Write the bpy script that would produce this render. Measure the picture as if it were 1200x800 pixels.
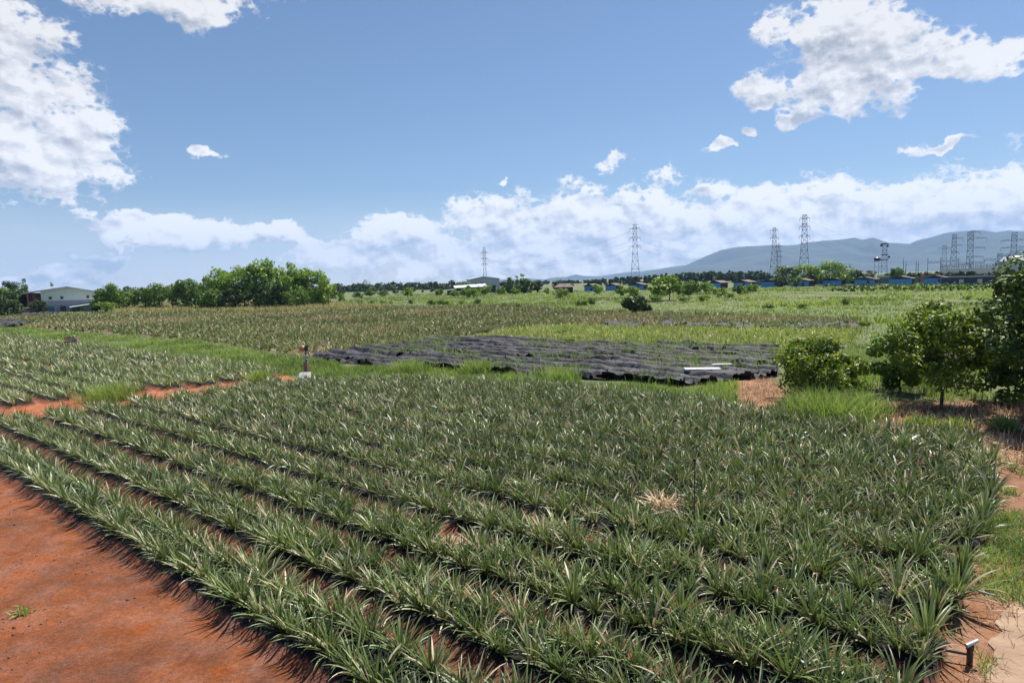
import bpy, math
import numpy as np
from mathutils import Matrix, Vector

# ------------------------------------------------------------ camera, sky, sun
for o in list(bpy.data.objects): bpy.data.objects.remove(o)
SC = bpy.context.scene
COL = SC.collection
rng = np.random.default_rng(7)
FPX, ROLL, EYE, HY = 740.0, 0.027, 5.0, 330.0
PITCH = math.atan((400 - HY) / FPX)
fw = np.array([0, math.cos(PITCH), -math.sin(PITCH)])
r0 = np.array([1.0, 0, 0]); u0 = np.cross(r0, fw)
rv = r0 * math.cos(ROLL) - u0 * math.sin(ROLL)
uv = u0 * math.cos(ROLL) + r0 * math.sin(ROLL)
cam = bpy.data.cameras.new('camera'); camo = bpy.data.objects.new('camera', cam); COL.objects.link(camo)
cam.sensor_width = 36; cam.lens = FPX / 1200 * 36; cam.clip_start = 0.1; cam.clip_end = 60000
camo.matrix_world = Matrix(((rv[0], uv[0], -fw[0], 0), (rv[1], uv[1], -fw[1], 0), (rv[2], uv[2], -fw[2], EYE), (0, 0, 0, 1)))
SC.camera = camo

SUN_AZ, SUN_EL = math.radians(38), math.radians(60)      # azimuth clockwise from +Y
sun = bpy.data.lights.new('sun', 'SUN'); suno = bpy.data.objects.new('sun', sun); COL.objects.link(suno)
sun.energy = 5.0; sun.angle = math.radians(0.5); sun.color = (1, 0.95, 0.87)
sd = Vector((math.sin(SUN_AZ) * math.cos(SUN_EL), math.cos(SUN_AZ) * math.cos(SUN_EL), math.sin(SUN_EL)))
suno.rotation_euler = sd.to_track_quat('Z', 'Y').to_euler(); suno.location = (0, 0, 60)

SC.view_settings.view_transform = 'Standard'; SC.view_settings.look = 'None'
SC.view_settings.exposure = 0.80; SC.view_settings.gamma = 1
SC.cycles.max_bounces = 6; SC.cycles.diffuse_bounces = 2; SC.cycles.glossy_bounces = 2
SC.cycles.transmission_bounces = 3; SC.cycles.transparent_max_bounces = 8; SC.cycles.volume_bounces = 0
SC.cycles.use_denoising = True; SC.cycles.sample_clamp_indirect = 6

def ray(x, y): return fw + rv * (x - 600) / FPX - uv * (y - 400) / FPX
def gp(x, y, z=0.0):
    """photo pixel (1200x800) -> point on the ground"""
    d = ray(x, y); t = (z - EYE) / d[2]; return np.array([d[0] * t, d[1] * t])
def hy(x): return HY - math.tan(ROLL) * (x - 600)          # horizon row at column x
def at(x, dist, z=0.0):
    """point seen in column x at a given ground distance"""
    d = ray(x, hy(x)); h = math.hypot(d[0], d[1]); return np.array([d[0] / h * dist, d[1] / h * dist, z])
def hz(x, y, dist):
    """world height seen at pixel (x,y) at that ground distance"""
    d = ray(x, y); return EYE + d[2] / math.hypot(d[0], d[1]) * dist
def proj(P):
    P = np.asarray(P, float); v = P - np.array([0, 0, EYE]); d = v @ fw
    ds = np.where(d > 0.3, d, 0.3)
    return np.where(d > 0.3, 600 + FPX * (v @ rv) / ds, 1e6), np.where(d > 0.3, 400 - FPX * (v @ uv) / ds, 1e6)
def inpoly(px, py, poly):
    poly = np.asarray(poly, float); c = np.zeros(np.shape(px), bool); n = len(poly)
    for i in range(n):
        x1, y1 = poly[i]; x2, y2 = poly[(i + 1) % n]
        if y1 == y2: continue
        k = ((y1 > py) != (y2 > py)) & (px < (x2 - x1) * (py - y1) / (y2 - y1) + x1)
        c ^= k
    return c

# world
W = bpy.data.worlds.new('World'); SC.world = W; W.use_nodes = True
nt = W.node_tree; N = nt.nodes; L = nt.links; N.clear()
def nd(t, **k):
    n = N.new(t)
    for a, b in k.items(): setattr(n, a, b)
    return n
def mth(op, a, b=None, c=None, clamp=False):
    n = nd('ShaderNodeMath', operation=op, use_clamp=clamp)
    for i, v in enumerate((a, b, c)):
        if v is None: continue
        if isinstance(v, (int, float)): n.inputs[i].default_value = v
        else: L.new(v, n.inputs[i])
    return n.outputs[0]
sky = nd('ShaderNodeTexSky', sky_type='NISHITA', sun_disc=False)
sky.sun_elevation = SUN_EL; sky.sun_rotation = SUN_AZ; sky.air_density = 1.0; sky.dust_density = 0.3; sky.ozone_density = 5.0
tc = nd('ShaderNodeTexCoord'); sep = nd('ShaderNodeSeparateXYZ'); L.new(tc.outputs['Generated'], sep.inputs[0])
az = mth('ARCTAN2', sep.outputs[0], sep.outputs[1]); el = mth('ARCSINE', sep.outputs[2])
cmb = nd('ShaderNodeCombineXYZ'); L.new(az, cmb.inputs[0]); L.new(el, cmb.inputs[1])
wn = nd('ShaderNodeTexNoise'); wn.inputs['Scale'].default_value = 20; wn.inputs['Detail'].default_value = 6; wn.inputs['Roughness'].default_value = .52; L.new(cmb.outputs[0], wn.inputs['Vector'])
wv_ = nd('ShaderNodeVectorMath', operation='MULTIPLY_ADD'); L.new(wn.outputs['Color'], wv_.inputs[0]); wv_.inputs[1].default_value = (.085, .060, 0); wv_.inputs[2].default_value = (-.0425, -.030, 0)
wpd = nd('ShaderNodeVectorMath', operation='ADD'); L.new(cmb.outputs[0], wpd.inputs[0]); L.new(wv_.outputs[0], wpd.inputs[1])
CL = [  # cloud masses: column, row, half width, half height in the reference frame -> converted to azimuth / elevation
 (-30,150,130,90),(40,175,110,55),(85,192,72,26),(0,60,62,70),(40,120,60,50),(200,0,110,26),
 (170,262,80,13),(245,276,105,20),(320,278,45,16),(120,303,40,8),(30,326,90,12),
 (475,272,75,26),(580,266,60,34),(430,300,90,16),(600,300,200,30),(700,268,140,44),(760,262,70,46),(840,272,150,46),(880,250,90,34),
 (965,245,90,38),(1060,255,140,46),(1150,235,140,48),(1290,220,160,55),(832,220,34,8),(660,300,160,30),(1000,285,330,44),(700,290,200,34),(400,285,60,14),
 (1010,85,100,46),(960,25,65,34),(1050,40,50,36),(900,103,34,16),(1140,75,70,20),(930,140,22,16),
 (715,190,25,13),(845,174,26,5),(880,155,11,6),(240,181,28,6),(1108,168,36,4),(585,207,9,3),(985,60,60,40),
 (-300,120,160,90),(1500,60,150,80),(600,-300,200,80)]  # last row: unseen clouds outside the frame, added for general lighting
field = None
for cx, cy, rx, ry in CL:
    d = ray(cx, cy); d = d / np.linalg.norm(d); a = math.atan2(d[0], d[1]); e = math.asin(d[2])
    d2 = ray(cx + rx, cy); d2 = d2 / np.linalg.norm(d2); d3 = ray(cx, cy - ry); d3 = d3 / np.linalg.norm(d3)
    ra = abs(math.atan2(d2[0], d2[1]) - a); re = abs(math.asin(d3[2]) - e)
    s = nd('ShaderNodeVectorMath', operation='MULTIPLY_ADD'); L.new(wpd.outputs[0], s.inputs[0])
    s.inputs[1].default_value = (1 / ra, 1 / re, 1); s.inputs[2].default_value = (-a / ra, -e / re, 0)
    l = nd('ShaderNodeVectorMath', operation='LENGTH'); L.new(s.outputs[0], l.inputs[0])
    field = l.outputs['Value'] if field is None else mth('SMOOTH_MIN', field, l.outputs['Value'], 0.35)
up = nd('ShaderNodeVectorMath', operation='ADD'); L.new(wpd.outputs[0], up.inputs[0]); up.inputs[1].default_value = (.012, .030, 0)
def chain(src, items):
    f = None
    for cx, cy, rx, ry in items:
        d = ray(cx, cy); d = d / np.linalg.norm(d); a = math.atan2(d[0], d[1]); e = math.asin(d[2])
        d2 = ray(cx + rx, cy); d2 = d2 / np.linalg.norm(d2); d3 = ray(cx, cy - ry); d3 = d3 / np.linalg.norm(d3)
        ra = abs(math.atan2(d2[0], d2[1]) - a); re = abs(math.asin(d3[2]) - e)
        s = nd('ShaderNodeVectorMath', operation='MULTIPLY_ADD'); L.new(src, s.inputs[0]); s.inputs[1].default_value = (1 / ra, 1 / re, 1); s.inputs[2].default_value = (-a / ra, -e / re, 0)
        l = nd('ShaderNodeVectorMath', operation='LENGTH'); L.new(s.outputs[0], l.inputs[0]); f = l.outputs['Value'] if f is None else mth('SMOOTH_MIN', f, l.outputs['Value'], 0.35)
    return f
BIG = [c for c in CL if c[2] * c[3] > 1300 and -60 < c[0] < 1260]
base_shade = mth('SUBTRACT', chain(up.outputs[0], BIG), chain(wpd.outputs[0], BIG))   # > 0 near the tops, < 0 near the bases
def noise(vec, scale, detail, rough, off=(0, 0, 0), sc=(1, 1.35, 1)):
    m = nd('ShaderNodeVectorMath', operation='MULTIPLY_ADD'); L.new(vec, m.inputs[0])
    m.inputs[1].default_value = sc; m.inputs[2].default_value = off
    n = nd('ShaderNodeTexNoise'); L.new(m.outputs[0], n.inputs['Vector'])
    n.inputs['Scale'].default_value = scale; n.inputs['Detail'].default_value = detail; n.inputs['Roughness'].default_value = rough
    return n.outputs[0]
f1 = noise(cmb.outputs[0], 15, 9, 0.53)
f2 = noise(cmb.outputs[0], 15, 5, 0.52, off=(0.008, 0.020, 0))
f3 = noise(cmb.outputs[0], 5.5, 3, 0.5, off=(3, 1, 0))
f4 = noise(cmb.outputs[0], 42, 4, .55, off=(1, 2, 0)); f5 = noise(cmb.outputs[0], 42, 4, .55, off=(1.004, 2.010, 0))
dens = mth('ADD', mth('SUBTRACT', 1.0, field), mth('MULTIPLY_ADD', f1, 2.3, -1.15))
dens = mth('ADD', dens, mth('MULTIPLY_ADD', f3, 0.5, -0.20))
bil = mth('ABSOLUTE', mth('SUBTRACT', f4, .5)); dens = mth('ADD', dens, mth('MULTIPLY_ADD', bil, -2.4, .22))
mr = nd('ShaderNodeMapRange', interpolation_type='SMOOTHSTEP'); L.new(dens, mr.inputs[0])
mr.inputs[1].default_value = -0.04; mr.inputs[2].default_value = 0.40
relief = mth('ADD', mth('MULTIPLY', mth('SUBTRACT', f1, f2), 3.4), mth('MULTIPLY', mth('SUBTRACT', f4, f5), 1.8))
thick = nd('ShaderNodeMapRange'); L.new(dens, thick.inputs[0]); thick.inputs[1].default_value = 0.35; thick.inputs[2].default_value = 1.5
lit = mth('ADD', mth('SUBTRACT', mth('MULTIPLY_ADD', f3, -.9, 1.28), mth('MULTIPLY', thick.outputs[0], 0.55)), mth('MULTIPLY_ADD', base_shade, .55, relief), clamp=True)
lit = mth('MAXIMUM', lit, mth('MULTIPLY_ADD', mr.outputs[0], -.9, .88))
cr = nd('ShaderNodeMix', data_type='RGBA'); L.new(lit, cr.inputs[0])
cr.inputs[6].default_value = (0.44, 0.48, 0.57, 1); cr.inputs[7].default_value = (0.93, 0.93, 0.95, 1)
bg1 = nd('ShaderNodeBackground'); L.new(sky.outputs[0], bg1.inputs[0]); bg1.inputs[1].default_value = 0.060
bg2 = nd('ShaderNodeBackground'); L.new(cr.outputs[2], bg2.inputs[0])
low = nd('ShaderNodeMapRange'); L.new(el, low.inputs[0]); low.inputs[1].default_value = .04; low.inputs[2].default_value = .30; low.inputs[3].default_value = .76; low.inputs[4].default_value = .57; L.new(low.outputs[0], bg2.inputs[1])
veil = nd('ShaderNodeMapRange', interpolation_type='SMOOTHSTEP'); L.new(el, veil.inputs[0]); veil.inputs[1].default_value = -.01; veil.inputs[2].default_value = .15; veil.inputs[3].default_value = .62; veil.inputs[4].default_value = 0
mx = nd('ShaderNodeMixShader'); L.new(mth('MAXIMUM', mr.outputs[0], veil.outputs[0]), mx.inputs[0]); L.new(bg1.outputs[0], mx.inputs[1]); L.new(bg2.outputs[0], mx.inputs[2])
ow = nd('ShaderNodeOutputWorld'); L.new(mx.outputs[0], ow.inputs[0])
W.cycles.sampling_method = 'MANUAL'; W.cycles.sample_map_resolution = 512

# ------------------------------------------------------------ materials
def material(name, c1, c2=None, c3=None, rough=0.8, scale=4.0, detail=4, trans=0.0, attr=None, bump=0.0, bscale=20, metallic=0.0, spec=0.5, objrand=0.0):
    m = bpy.data.materials.new(name); m.use_nodes = True; t = m.node_tree; n = t.nodes; l = t.links
    b = n['Principled BSDF']; out = n['Material Output']
    b.inputs['Roughness'].default_value = rough; b.inputs['Metallic'].default_value = metallic
    b.inputs['Specular IOR Level'].default_value = spec
    c2 = c2 or tuple(v * 0.7 for v in c1)
    g = n.new('ShaderNodeTexCoord'); nz = n.new('ShaderNodeTexNoise'); nz.inputs['Scale'].default_value = scale; nz.inputs['Detail'].default_value = detail
    l.new(g.outputs['Object'], nz.inputs['Vector'])
    rp = n.new('ShaderNodeValToRGB'); cr = rp.color_ramp
    cr.elements[0].position = 0.3; cr.elements[0].color = (*c2, 1); cr.elements[1].position = 0.7; cr.elements[1].color = (*c1, 1)
    src = nz.outputs[0]
    if attr:
        a = n.new('ShaderNodeAttribute'); a.attribute_name = attr; src = a.outputs['Fac']
        cr.elements[0].position = 0.0; cr.elements[1].position = 0.75 if c3 else 1.0
    if c3: e = cr.elements.new(1.0); e.color = (*c3, 1)
    l.new(src, rp.inputs[0]); colr = rp.outputs[0]
    if attr:
        hs = n.new('ShaderNodeHueSaturation'); l.new(colr, hs.inputs['Color'])
        mr_ = n.new('ShaderNodeMapRange'); l.new(nz.outputs[0], mr_.inputs[0]); mr_.inputs[1].default_value = .3; mr_.inputs[2].default_value = .7
        mr_.inputs[3].default_value = .8; mr_.inputs[4].default_value = 1.2; l.new(mr_.outputs[0], hs.inputs['Value']); colr = hs.outputs[0]
    if objrand:
        oi = n.new('ShaderNodeObjectInfo'); hs = n.new('ShaderNodeHueSaturation'); l.new(colr, hs.inputs['Color'])
        mr_ = n.new('ShaderNodeMapRange'); l.new(oi.outputs['Random'], mr_.inputs[0]); mr_.inputs[3].default_value = 1 - objrand; mr_.inputs[4].default_value = 1 + objrand
        l.new(mr_.outputs[0], hs.inputs['Value']); colr = hs.outputs[0]
    l.new(colr, b.inputs['Base Color'])
    if bump:
        nb = n.new('ShaderNodeTexNoise'); nb.inputs['Scale'].default_value = bscale; nb.inputs['Detail'].default_value = 8; l.new(g.outputs['Object'], nb.inputs['Vector'])
        bp = n.new('ShaderNodeBump'); bp.inputs['Strength'].default_value = bump; bp.inputs['Distance'].default_value = 0.05
        l.new(nb.outputs[0], bp.inputs['Height']); l.new(bp.outputs[0], b.inputs['Normal'])
    if trans:
        tr = n.new('ShaderNodeBsdfTranslucent'); hs = n.new('ShaderNodeHueSaturation'); hs.inputs['Saturation'].default_value = 1.15; hs.inputs['Value'].default_value = 1.6
        l.new(colr, hs.inputs['Color']); l.new(hs.outputs[0], tr.inputs[0])
        ms = n.new('ShaderNodeMixShader'); ms.inputs[0].default_value = trans
        l.new(b.outputs[0], ms.inputs[1]); l.new(tr.outputs[0], ms.inputs[2]); l.new(ms.outputs[0], out.inputs[0])
    return m
M = {}
M['pine'] = material('pineapple leaf', (.20, .255, .088), (.020, .050, .014), (.56, .49, .33), rough=.42, scale=.45, trans=.16, spec=.5, attr='tint', objrand=.22)
M['pine_brown'] = material('bronzed pineapple leaf', (.215, .255, .078), (.055, .070, .024), (.33, .25, .15), rough=.5, scale=.05, trans=.15, attr='tint')
M['crop_yellow'] = material('yellow green leaf', (.27, .32, .085), (.11, .16, .03), (.46, .42, .2), rough=.5, scale=.1, trans=.25, attr='tint')
M['grass'] = material('grass blade', (.25, .33, .085), (.09, .15, .032), (.30, .31, .11), rough=.55, scale=.25, trans=.3, attr='tint')
M['meadow'] = material('meadow grass blade', (.26, .33, .075), (.09, .15, .028), (.42, .40, .18), rough=.6, scale=.04, trans=.3, attr='tint')
M['tan'] = material('dry tall grass blade', (.36, .32, .15), (.18, .20, .07), (.46, .40, .24), rough=.7, scale=.04, trans=.3, attr='tint')
M['straw'] = material('dried leaf', (.58, .42, .25), (.32, .19, .11), (.62, .50, .34), rough=.7, scale=2, trans=.15, attr='tint')
M['leafA'] = material('glossy shrub leaf', (.19, .26, .038), (.022, .048, .008), (.38, .38, .05), rough=.5, scale=.8, trans=.22, attr='tint', spec=.22)
M['leafE'] = material('dark glossy leaf', (.10, .15, .028), (.015, .032, .008), (.26, .28, .06), rough=.45, scale=.8, trans=.15, attr='tint', spec=.3)
M['leafB'] = material('mid green leaf', (.14, .23, .036), (.04, .08, .014), (.17, .26, .05), rough=.45, scale=.5, trans=.22, attr='tint', spec=.22)
M['leafC'] = material('dark evergreen leaf', (.075, .125, .03), (.02, .04, .012), (.12, .17, .04), rough=.5, scale=.15, trans=.12, attr='tint', spec=.22)
M['leafD'] = material('bright broad leaf', (.24, .36, .055), (.05, .095, .016), (.22, .30, .06), rough=.45, scale=.12, trans=.25, attr='tint', spec=.22)
M['bark'] = material('bark', (.14, .10, .07), (.06, .045, .035), rough=.9, scale=6, bump=.5)
M['net'] = material('black shade net', (.078, .076, .086), (.012, .012, .014), rough=.75, scale=1.6, detail=10, bump=1.0, bscale=7, spec=.35)
M['board'] = material('pale board', (.48, .48, .47), (.34, .34, .34), rough=.5, scale=5)
M['steel'] = material('galvanised steel', (.17, .18, .20), (.10, .11, .12), rough=.55, metallic=.3, scale=1)
M['cable'] = material('cable', (.12, .12, .13), rough=.6)
M['post'] = material('dark metal post', (.07, .07, .075), (.03, .03, .03), rough=.5)
M['white'] = material('white paint', (.68, .68, .66), (.5, .5, .5), rough=.6, scale=1)
M['cream'] = material('pale green cladding', (.80, .84, .76), (.74, .78, .70), rough=.6, scale=.6)
M['lilac'] = material('grey lilac plaster', (.46, .44, .50), (.38, .37, .42), rough=.8, scale=.6)
M['redwall'] = material('red brown wall', (.42, .22, .17), (.28, .15, .12), rough=.85, scale=1)
M['roofw'] = material('pale sheet roof', (.62, .63, .62), (.50, .51, .50), rough=.45, scale=.6)
M['roofb'] = material('rusty brown sheet roof', (.17, .105, .08), (.07, .05, .045), rough=.8, scale=.5)
M['rooforange'] = material('orange sheet roof', (.42, .12, .05), (.3, .10, .05), rough=.7, scale=.5)
M['glass'] = material('dark window glass', (.03, .035, .04), (.02, .02, .025), rough=.15)
M['blue'] = material('bright blue sheet wall', (.08, .38, .80), (.06, .28, .66), rough=.6, scale=.7)
M['navy'] = material('dark blue sheet wall', (.03, .05, .14), (.02, .035, .10), rough=.6, scale=.7)
M['brownwall'] = material('dark brown wall', (.07, .045, .035), (.04, .03, .025), rough=.85, scale=.8)
M['teal'] = material('grey teal shutter', (.14, .22, .24), (.11, .17, .19), rough=.6, scale=1)
M['grey'] = material('grey sheet wall', (.50, .52, .58), (.42, .44, .49), rough=.6, scale=.4)
M['dark'] = material('dark weathered wall', (.06, .065, .07), (.03, .035, .04), rough=.8, scale=.7)
M['pink'] = material('faded pink box', (.30, .16, .125), (.22, .12, .10), rough=.7, scale=3)
M['orange'] = material('faded orange ball', (.48, .20, .12), (.40, .17, .10), rough=.5, scale=3)
M['cloth'] = material('white sack cloth', (.72, .68, .66), (.50, .43, .40), rough=.9, scale=6)
M['pipe'] = material('grey plastic pipe', (.40, .40, .42), (.3, .3, .32), rough=.4, scale=4)
M['blackplastic'] = material('black plastic', (.03, .03, .03), (.015, .015, .015), rough=.35, scale=4)
M['wood'] = material('weathered wood', (.34, .27, .19), (.18, .13, .09), rough=.85, scale=3)
M['concrete'] = material('dusty concrete', (.33, .225, .15), (.22, .14, .09), rough=.9, scale=2.5, detail=10, bump=.4, bscale=18)
M['pebble'] = material('red pebble', (.20, .08, .04), (.07, .035, .02), rough=.9, scale=3)
M['hill'] = material('forested mountain', (.035, .055, .03), (.018, .03, .018), rough=.95, scale=.004, detail=8)
M['porcelain'] = material('insulator', (.45, .45, .45), (.3, .3, .3), rough=.3)

# ------------------------------------------------------------ mesh helpers
def tagobj(o, label=None, cat=None, group=None, kind=None):
    if label: o['label'] = label
    if cat: o['category'] = cat
    if group: o['group'] = group
    if kind: o['kind'] = kind
    return o
def mesh_np(name, V, Q, mat, tint=None, smooth=False):
    V = np.asarray(V, np.float32); Q = np.asarray(Q, np.int32); k = Q.shape[1]
    me = bpy.data.meshes.new(name); me.vertices.add(len(V)); me.vertices.foreach_set('co', V.ravel())
    me.loops.add(Q.size); me.loops.foreach_set('vertex_index', Q.ravel())
    me.polygons.add(len(Q)); me.polygons.foreach_set('loop_start', np.arange(0, Q.size, k, dtype=np.int32))
    if tint is not None:
        a = me.attributes.new('tint', 'FLOAT', 'POINT'); a.data.foreach_set('value', np.asarray(tint, np.float32))
    me.update(calc_edges=True)
    if smooth: me.polygons.foreach_set('use_smooth', np.ones(len(Q), bool))
    if mat: me.materials.append(mat)
    return me
def link(name, me, parent=None, loc=(0, 0, 0), rz=0, scale=1):
    o = bpy.data.objects.new(name, me); COL.objects.link(o); o.location = [float(v) for v in loc]; o.rotation_euler = (0, 0, float(rz))
    o.scale = (scale,) * 3 if not isinstance(scale, tuple) else scale
    if parent: o.parent = parent
    return o
class MB:
    """collects boxes, bars, prisms, lathes into one mesh"""
    def __init__(s): s.v = []; s.f = []
    def add(s, vs, fs): b = len(s.v); s.v += [tuple(float(c) for c in v) for v in vs]; s.f += [tuple(b + i for i in f) for f in fs]; return s
    def box(s, x0, x1, y0, y1, z0, z1):
        return s.add([(x0, y0, z0), (x1, y0, z0), (x1, y1, z0), (x0, y1, z0), (x0, y0, z1), (x1, y0, z1), (x1, y1, z1), (x0, y1, z1)],
                     [(0, 3, 2, 1), (4, 5, 6, 7), (0, 1, 5, 4), (1, 2, 6, 5), (2, 3, 7, 6), (3, 0, 4, 7)])
    def bar(s, a, b, w, n=4, w2=None):
        a = Vector(a); b = Vector(b); d = (b - a).normalized(); t = Vector((0, 0, 1)) if abs(d.z) < .9 else Vector((1, 0, 0))
        p = d.cross(t).normalized(); q = d.cross(p); w2 = w if w2 is None else w2; vs = []
        for c, ww in ((a, w), (b, w2)):
            for i in range(n):
                an = 2 * math.pi * (i + .5) / n; vs.append(c + (p * math.cos(an) + q * math.sin(an)) * ww * .5)
        return s.add(vs, [(i, (i + 1) % n, n + (i + 1) % n, n + i) for i in range(n)] + [tuple(range(n))[::-1], tuple(range(n, 2 * n))])
    def prism(s, prof, y0, y1):
        """closed profile in x,z extruded along y"""
        n = len(prof)
        return s.add([(x, y0, z) for x, z in prof] + [(x, y1, z) for x, z in prof],
                     [(i, (i + 1) % n, n + (i + 1) % n, n + i) for i in range(n)] + [tuple(range(n))[::-1], tuple(range(n, 2 * n))])
    def lathe(s, prof, n=14, c=(0, 0, 0)):
        vs = [(c[0] + r * math.cos(2 * math.pi * i / n), c[1] + r * math.sin(2 * math.pi * i / n), c[2] + z) for r, z in prof for i in range(n)]
        fs = [(k * n + i, k * n + (i + 1) % n, (k + 1) * n + (i + 1) % n, (k + 1) * n + i) for k in range(len(prof) - 1) for i in range(n)]
        return s.add(vs, fs + [tuple(range(n))[::-1], tuple(range((len(prof) - 1) * n, len(prof) * n))])
    def mesh(s, name, mat, smooth=False):
        me = bpy.data.meshes.new(name); me.from_pydata(s.v, [], s.f); me.materials.append(mat)
        if smooth:
            for p in me.polygons: p.use_smooth = True
        me.update(); return me
    def build(s, name, mat, parent=None, loc=(0, 0, 0), rz=0, smooth=False): return link(name, s.mesh(name, mat, smooth), parent, loc, rz)
def empty(name, loc, rz=0, label=None, cat=None, group=None):
    o = bpy.data.objects.new(name, None); COL.objects.link(o); o.location = [float(v) for v in loc]; o.rotation_euler = (0, 0, float(rz)); o.empty_display_size = .2
    return tagobj(o, label, cat, group)

def blades(base, az, e0, curve, Ln, Wd, tint, S=4, fold=False, tip=0.05, twist=0.5, r=rng):
    """curved strips (leaves of a rosette, grass blades); every argument an array over leaves"""
    n = len(az); t = np.linspace(0, 1, S + 1)[None, :]
    ph = e0[:, None] - curve[:, None] * t ** 1.4
    ds = (Ln / S)[:, None]
    c = np.concatenate([np.zeros((n, 1)), np.cumsum(np.cos(ph[:, :-1]) * ds, 1)], 1)
    s = np.concatenate([np.zeros((n, 1)), np.cumsum(np.sin(ph[:, :-1]) * ds, 1)], 1)
    ca, sa = np.cos(az)[:, None], np.sin(az)[:, None]
    ctr = np.stack([base[:, 0:1] + c * ca, base[:, 1:2] + c * sa, base[:, 2:3] + s], -1)
    w = Wd[:, None] * .5 * np.maximum(1 - t ** 2.0, tip) * (.8 + .5 * t)
    side = np.stack([-sa + 0 * t, ca + 0 * t, 0 * t + 0 * ca], -1)
    nor = np.stack([-np.sin(ph) * ca, -np.sin(ph) * sa, np.cos(ph)], -1)
    tw = r.normal(0, twist, (n, 1, 1)); sd_ = side * np.cos(tw) + nor * np.sin(tw); nr = nor * np.cos(tw) - side * np.sin(tw)
    if fold:
        P = np.stack([ctr - sd_ * w[..., None] + nr * (w * .55)[..., None], ctr, ctr + sd_ * w[..., None] + nr * (w * .55)[..., None]], 2); k = 3
    else:
        P = np.stack([ctr - sd_ * w[..., None], ctr + sd_ * w[..., None]], 2); k = 2
    V = P.reshape(-1, 3); per = (S + 1) * k
    q = []
    for i in range(S):
        for j in range(k - 1):
            a = i * k + j; q.append((a, a + 1, a + k + 1, a + k))
    Q = (np.arange(n)[:, None, None] * per + np.array(q)[None]).reshape(-1, 4)
    tt = np.repeat(tint, per) + np.tile(np.repeat(np.linspace(-.12, .14, S + 1), k), n)
    return V, Q, tt
def rosettes(pos, size, nl, r, S=4, fold=False, wid=.045, tmin=.2, tmax=.75, dry=.09, wf=1.0):
    """pineapple plants: pos (n,2or3), size (n,), nl leaves each"""
    n = len(pos); pos3 = np.zeros((n, 3)); pos3[:, :pos.shape[1]] = pos
    k = np.arange(nl)[None] + np.zeros((n, 1)); u = k / nl                                     # 0 outer .. 1 inner
    az = k * 2.39996 + r.uniform(0, 6.28, (n, 1)) + r.normal(0, .3, (n, nl))
    e0 = np.radians(34 + 48 * u + r.normal(0, 10, (n, nl))); cv = np.radians(50 - 34 * u + r.normal(0, 16, (n, nl)))
    Ln = (.62 + .20 * np.sin(u * 3.0) + r.normal(0, .07, (n, nl))) * size[:, None]
    W_ = wid * (1 + r.normal(0, .15, (n, nl))) * (size * wf)[:, None]
    hrt = (fbm(pos3[:, 0], pos3[:, 1], 3.0, 88, 4)[:, None] - .62) * 1.6; dry = dry + np.clip(hrt, 0, .5)
    ti = np.clip(r.uniform(tmin, tmax, (n, nl)) * .6 + r.uniform(tmin, tmax, (n, 1)) * .5 - .05 + (u - .5) * .2, 0, .74); ti = np.where(r.random((n, nl)) < dry, .98, ti)
    base = np.repeat(pos3, nl, 0); base[:, 2] += .06
    base[:, 0] += .05 * np.cos(az.ravel()); base[:, 1] += .05 * np.sin(az.ravel())
    return blades(base, az.ravel(), e0.ravel(), cv.ravel(), Ln.ravel(), W_.ravel(), ti.ravel(), S=S, fold=fold, r=r, twist=.35)
def join(parts):
    Vs, Qs, Ts = [], [], []; o = 0
    for V, Q, T in parts: Vs.append(V); Qs.append(Q + o); Ts.append(T); o += len(V)
    return np.concatenate(Vs), np.concatenate(Qs), np.concatenate(Ts)
def grass_blades(pos, h, r, per=5, wf=1.0, wid=.02, spread=.12, tint=(.1, .75), dry=.05, S=2, lean=35, patch=0):
    n = len(pos); h = np.broadcast_to(h, (n,))
    b = np.zeros((n * per, 3)); b[:, :2] = np.repeat(pos[:, :2], per, 0) + r.normal(0, spread, (n * per, 2)); hh = np.repeat(h, per) * r.uniform(.6, 1.25, n * per)
    tb = r.uniform(tint[0], tint[1], n)
    if patch: tb = tb * .45 + np.clip((fbm(pos[:, 0], pos[:, 1], patch, 66, 3) - .25) * 1.9, 0, .8) * .62
    ti = np.repeat(tb, per) + r.normal(0, .08, n * per); ti = np.clip(ti, 0, .74); ti = np.where(r.random(n * per) < dry, .98, ti)
    return blades(b, r.uniform(0, 6.28, n * per), np.radians(r.uniform(90 - lean, 90, n * per)), np.radians(r.uniform(10, 75, n * per)), hh, np.full(n * per, wid) * np.repeat(np.broadcast_to(wf, (n,)), per) * hh / max(h.mean(), .01), ti, S=S, r=r)

# ------------------------------------------------------------ layout of the fields (outlines given by their corners as seen, solved to the ground)
ROW = math.radians(-39.2); rd = np.array([math.cos(ROW), math.sin(ROW)]); rn = np.array([-rd[1], rd[0]])      # along the rows, across them
BED0, BPITCH = 4.82, 1.5
NET = [(362,421),(400,411),(440,406),(500,400),(520,397),(600,399),(700,404),(800,406),(915,411),(912,442),(870,446),(800,455),(740,447),(660,443),(580,438),(510,434),(450,431),(400,426)]
MAIN = [(-74,510),(0,498),(330,451),(480,447),(650,456),(760,466),(860,482),(1000,500),(1150,526),(1168,545),(1170,590),(1142,660),(1095,800),(1050,960),(650,1010),(500,912),(325,786),(0,560)]
LEFT = [(-300,366),(0,392),(82,403),(137,411),(212,418),(287,429),(335,441),(297,447),(230,454),(90,468),(0,480),(-300,514)]
BROWN = [(-400,372),(0,370),(130,367),(350,365),(400,361),(600,358),(640,360),(700,366),(800,369),(900,371),(1010,374),(1010,386),(900,386),(760,384),(650,382),(590,388),(540,395),(500,399),(440,405),(362,419),(300,410),(225,399),(150,393),(75,388),(0,380),(-400,366)]
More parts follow.
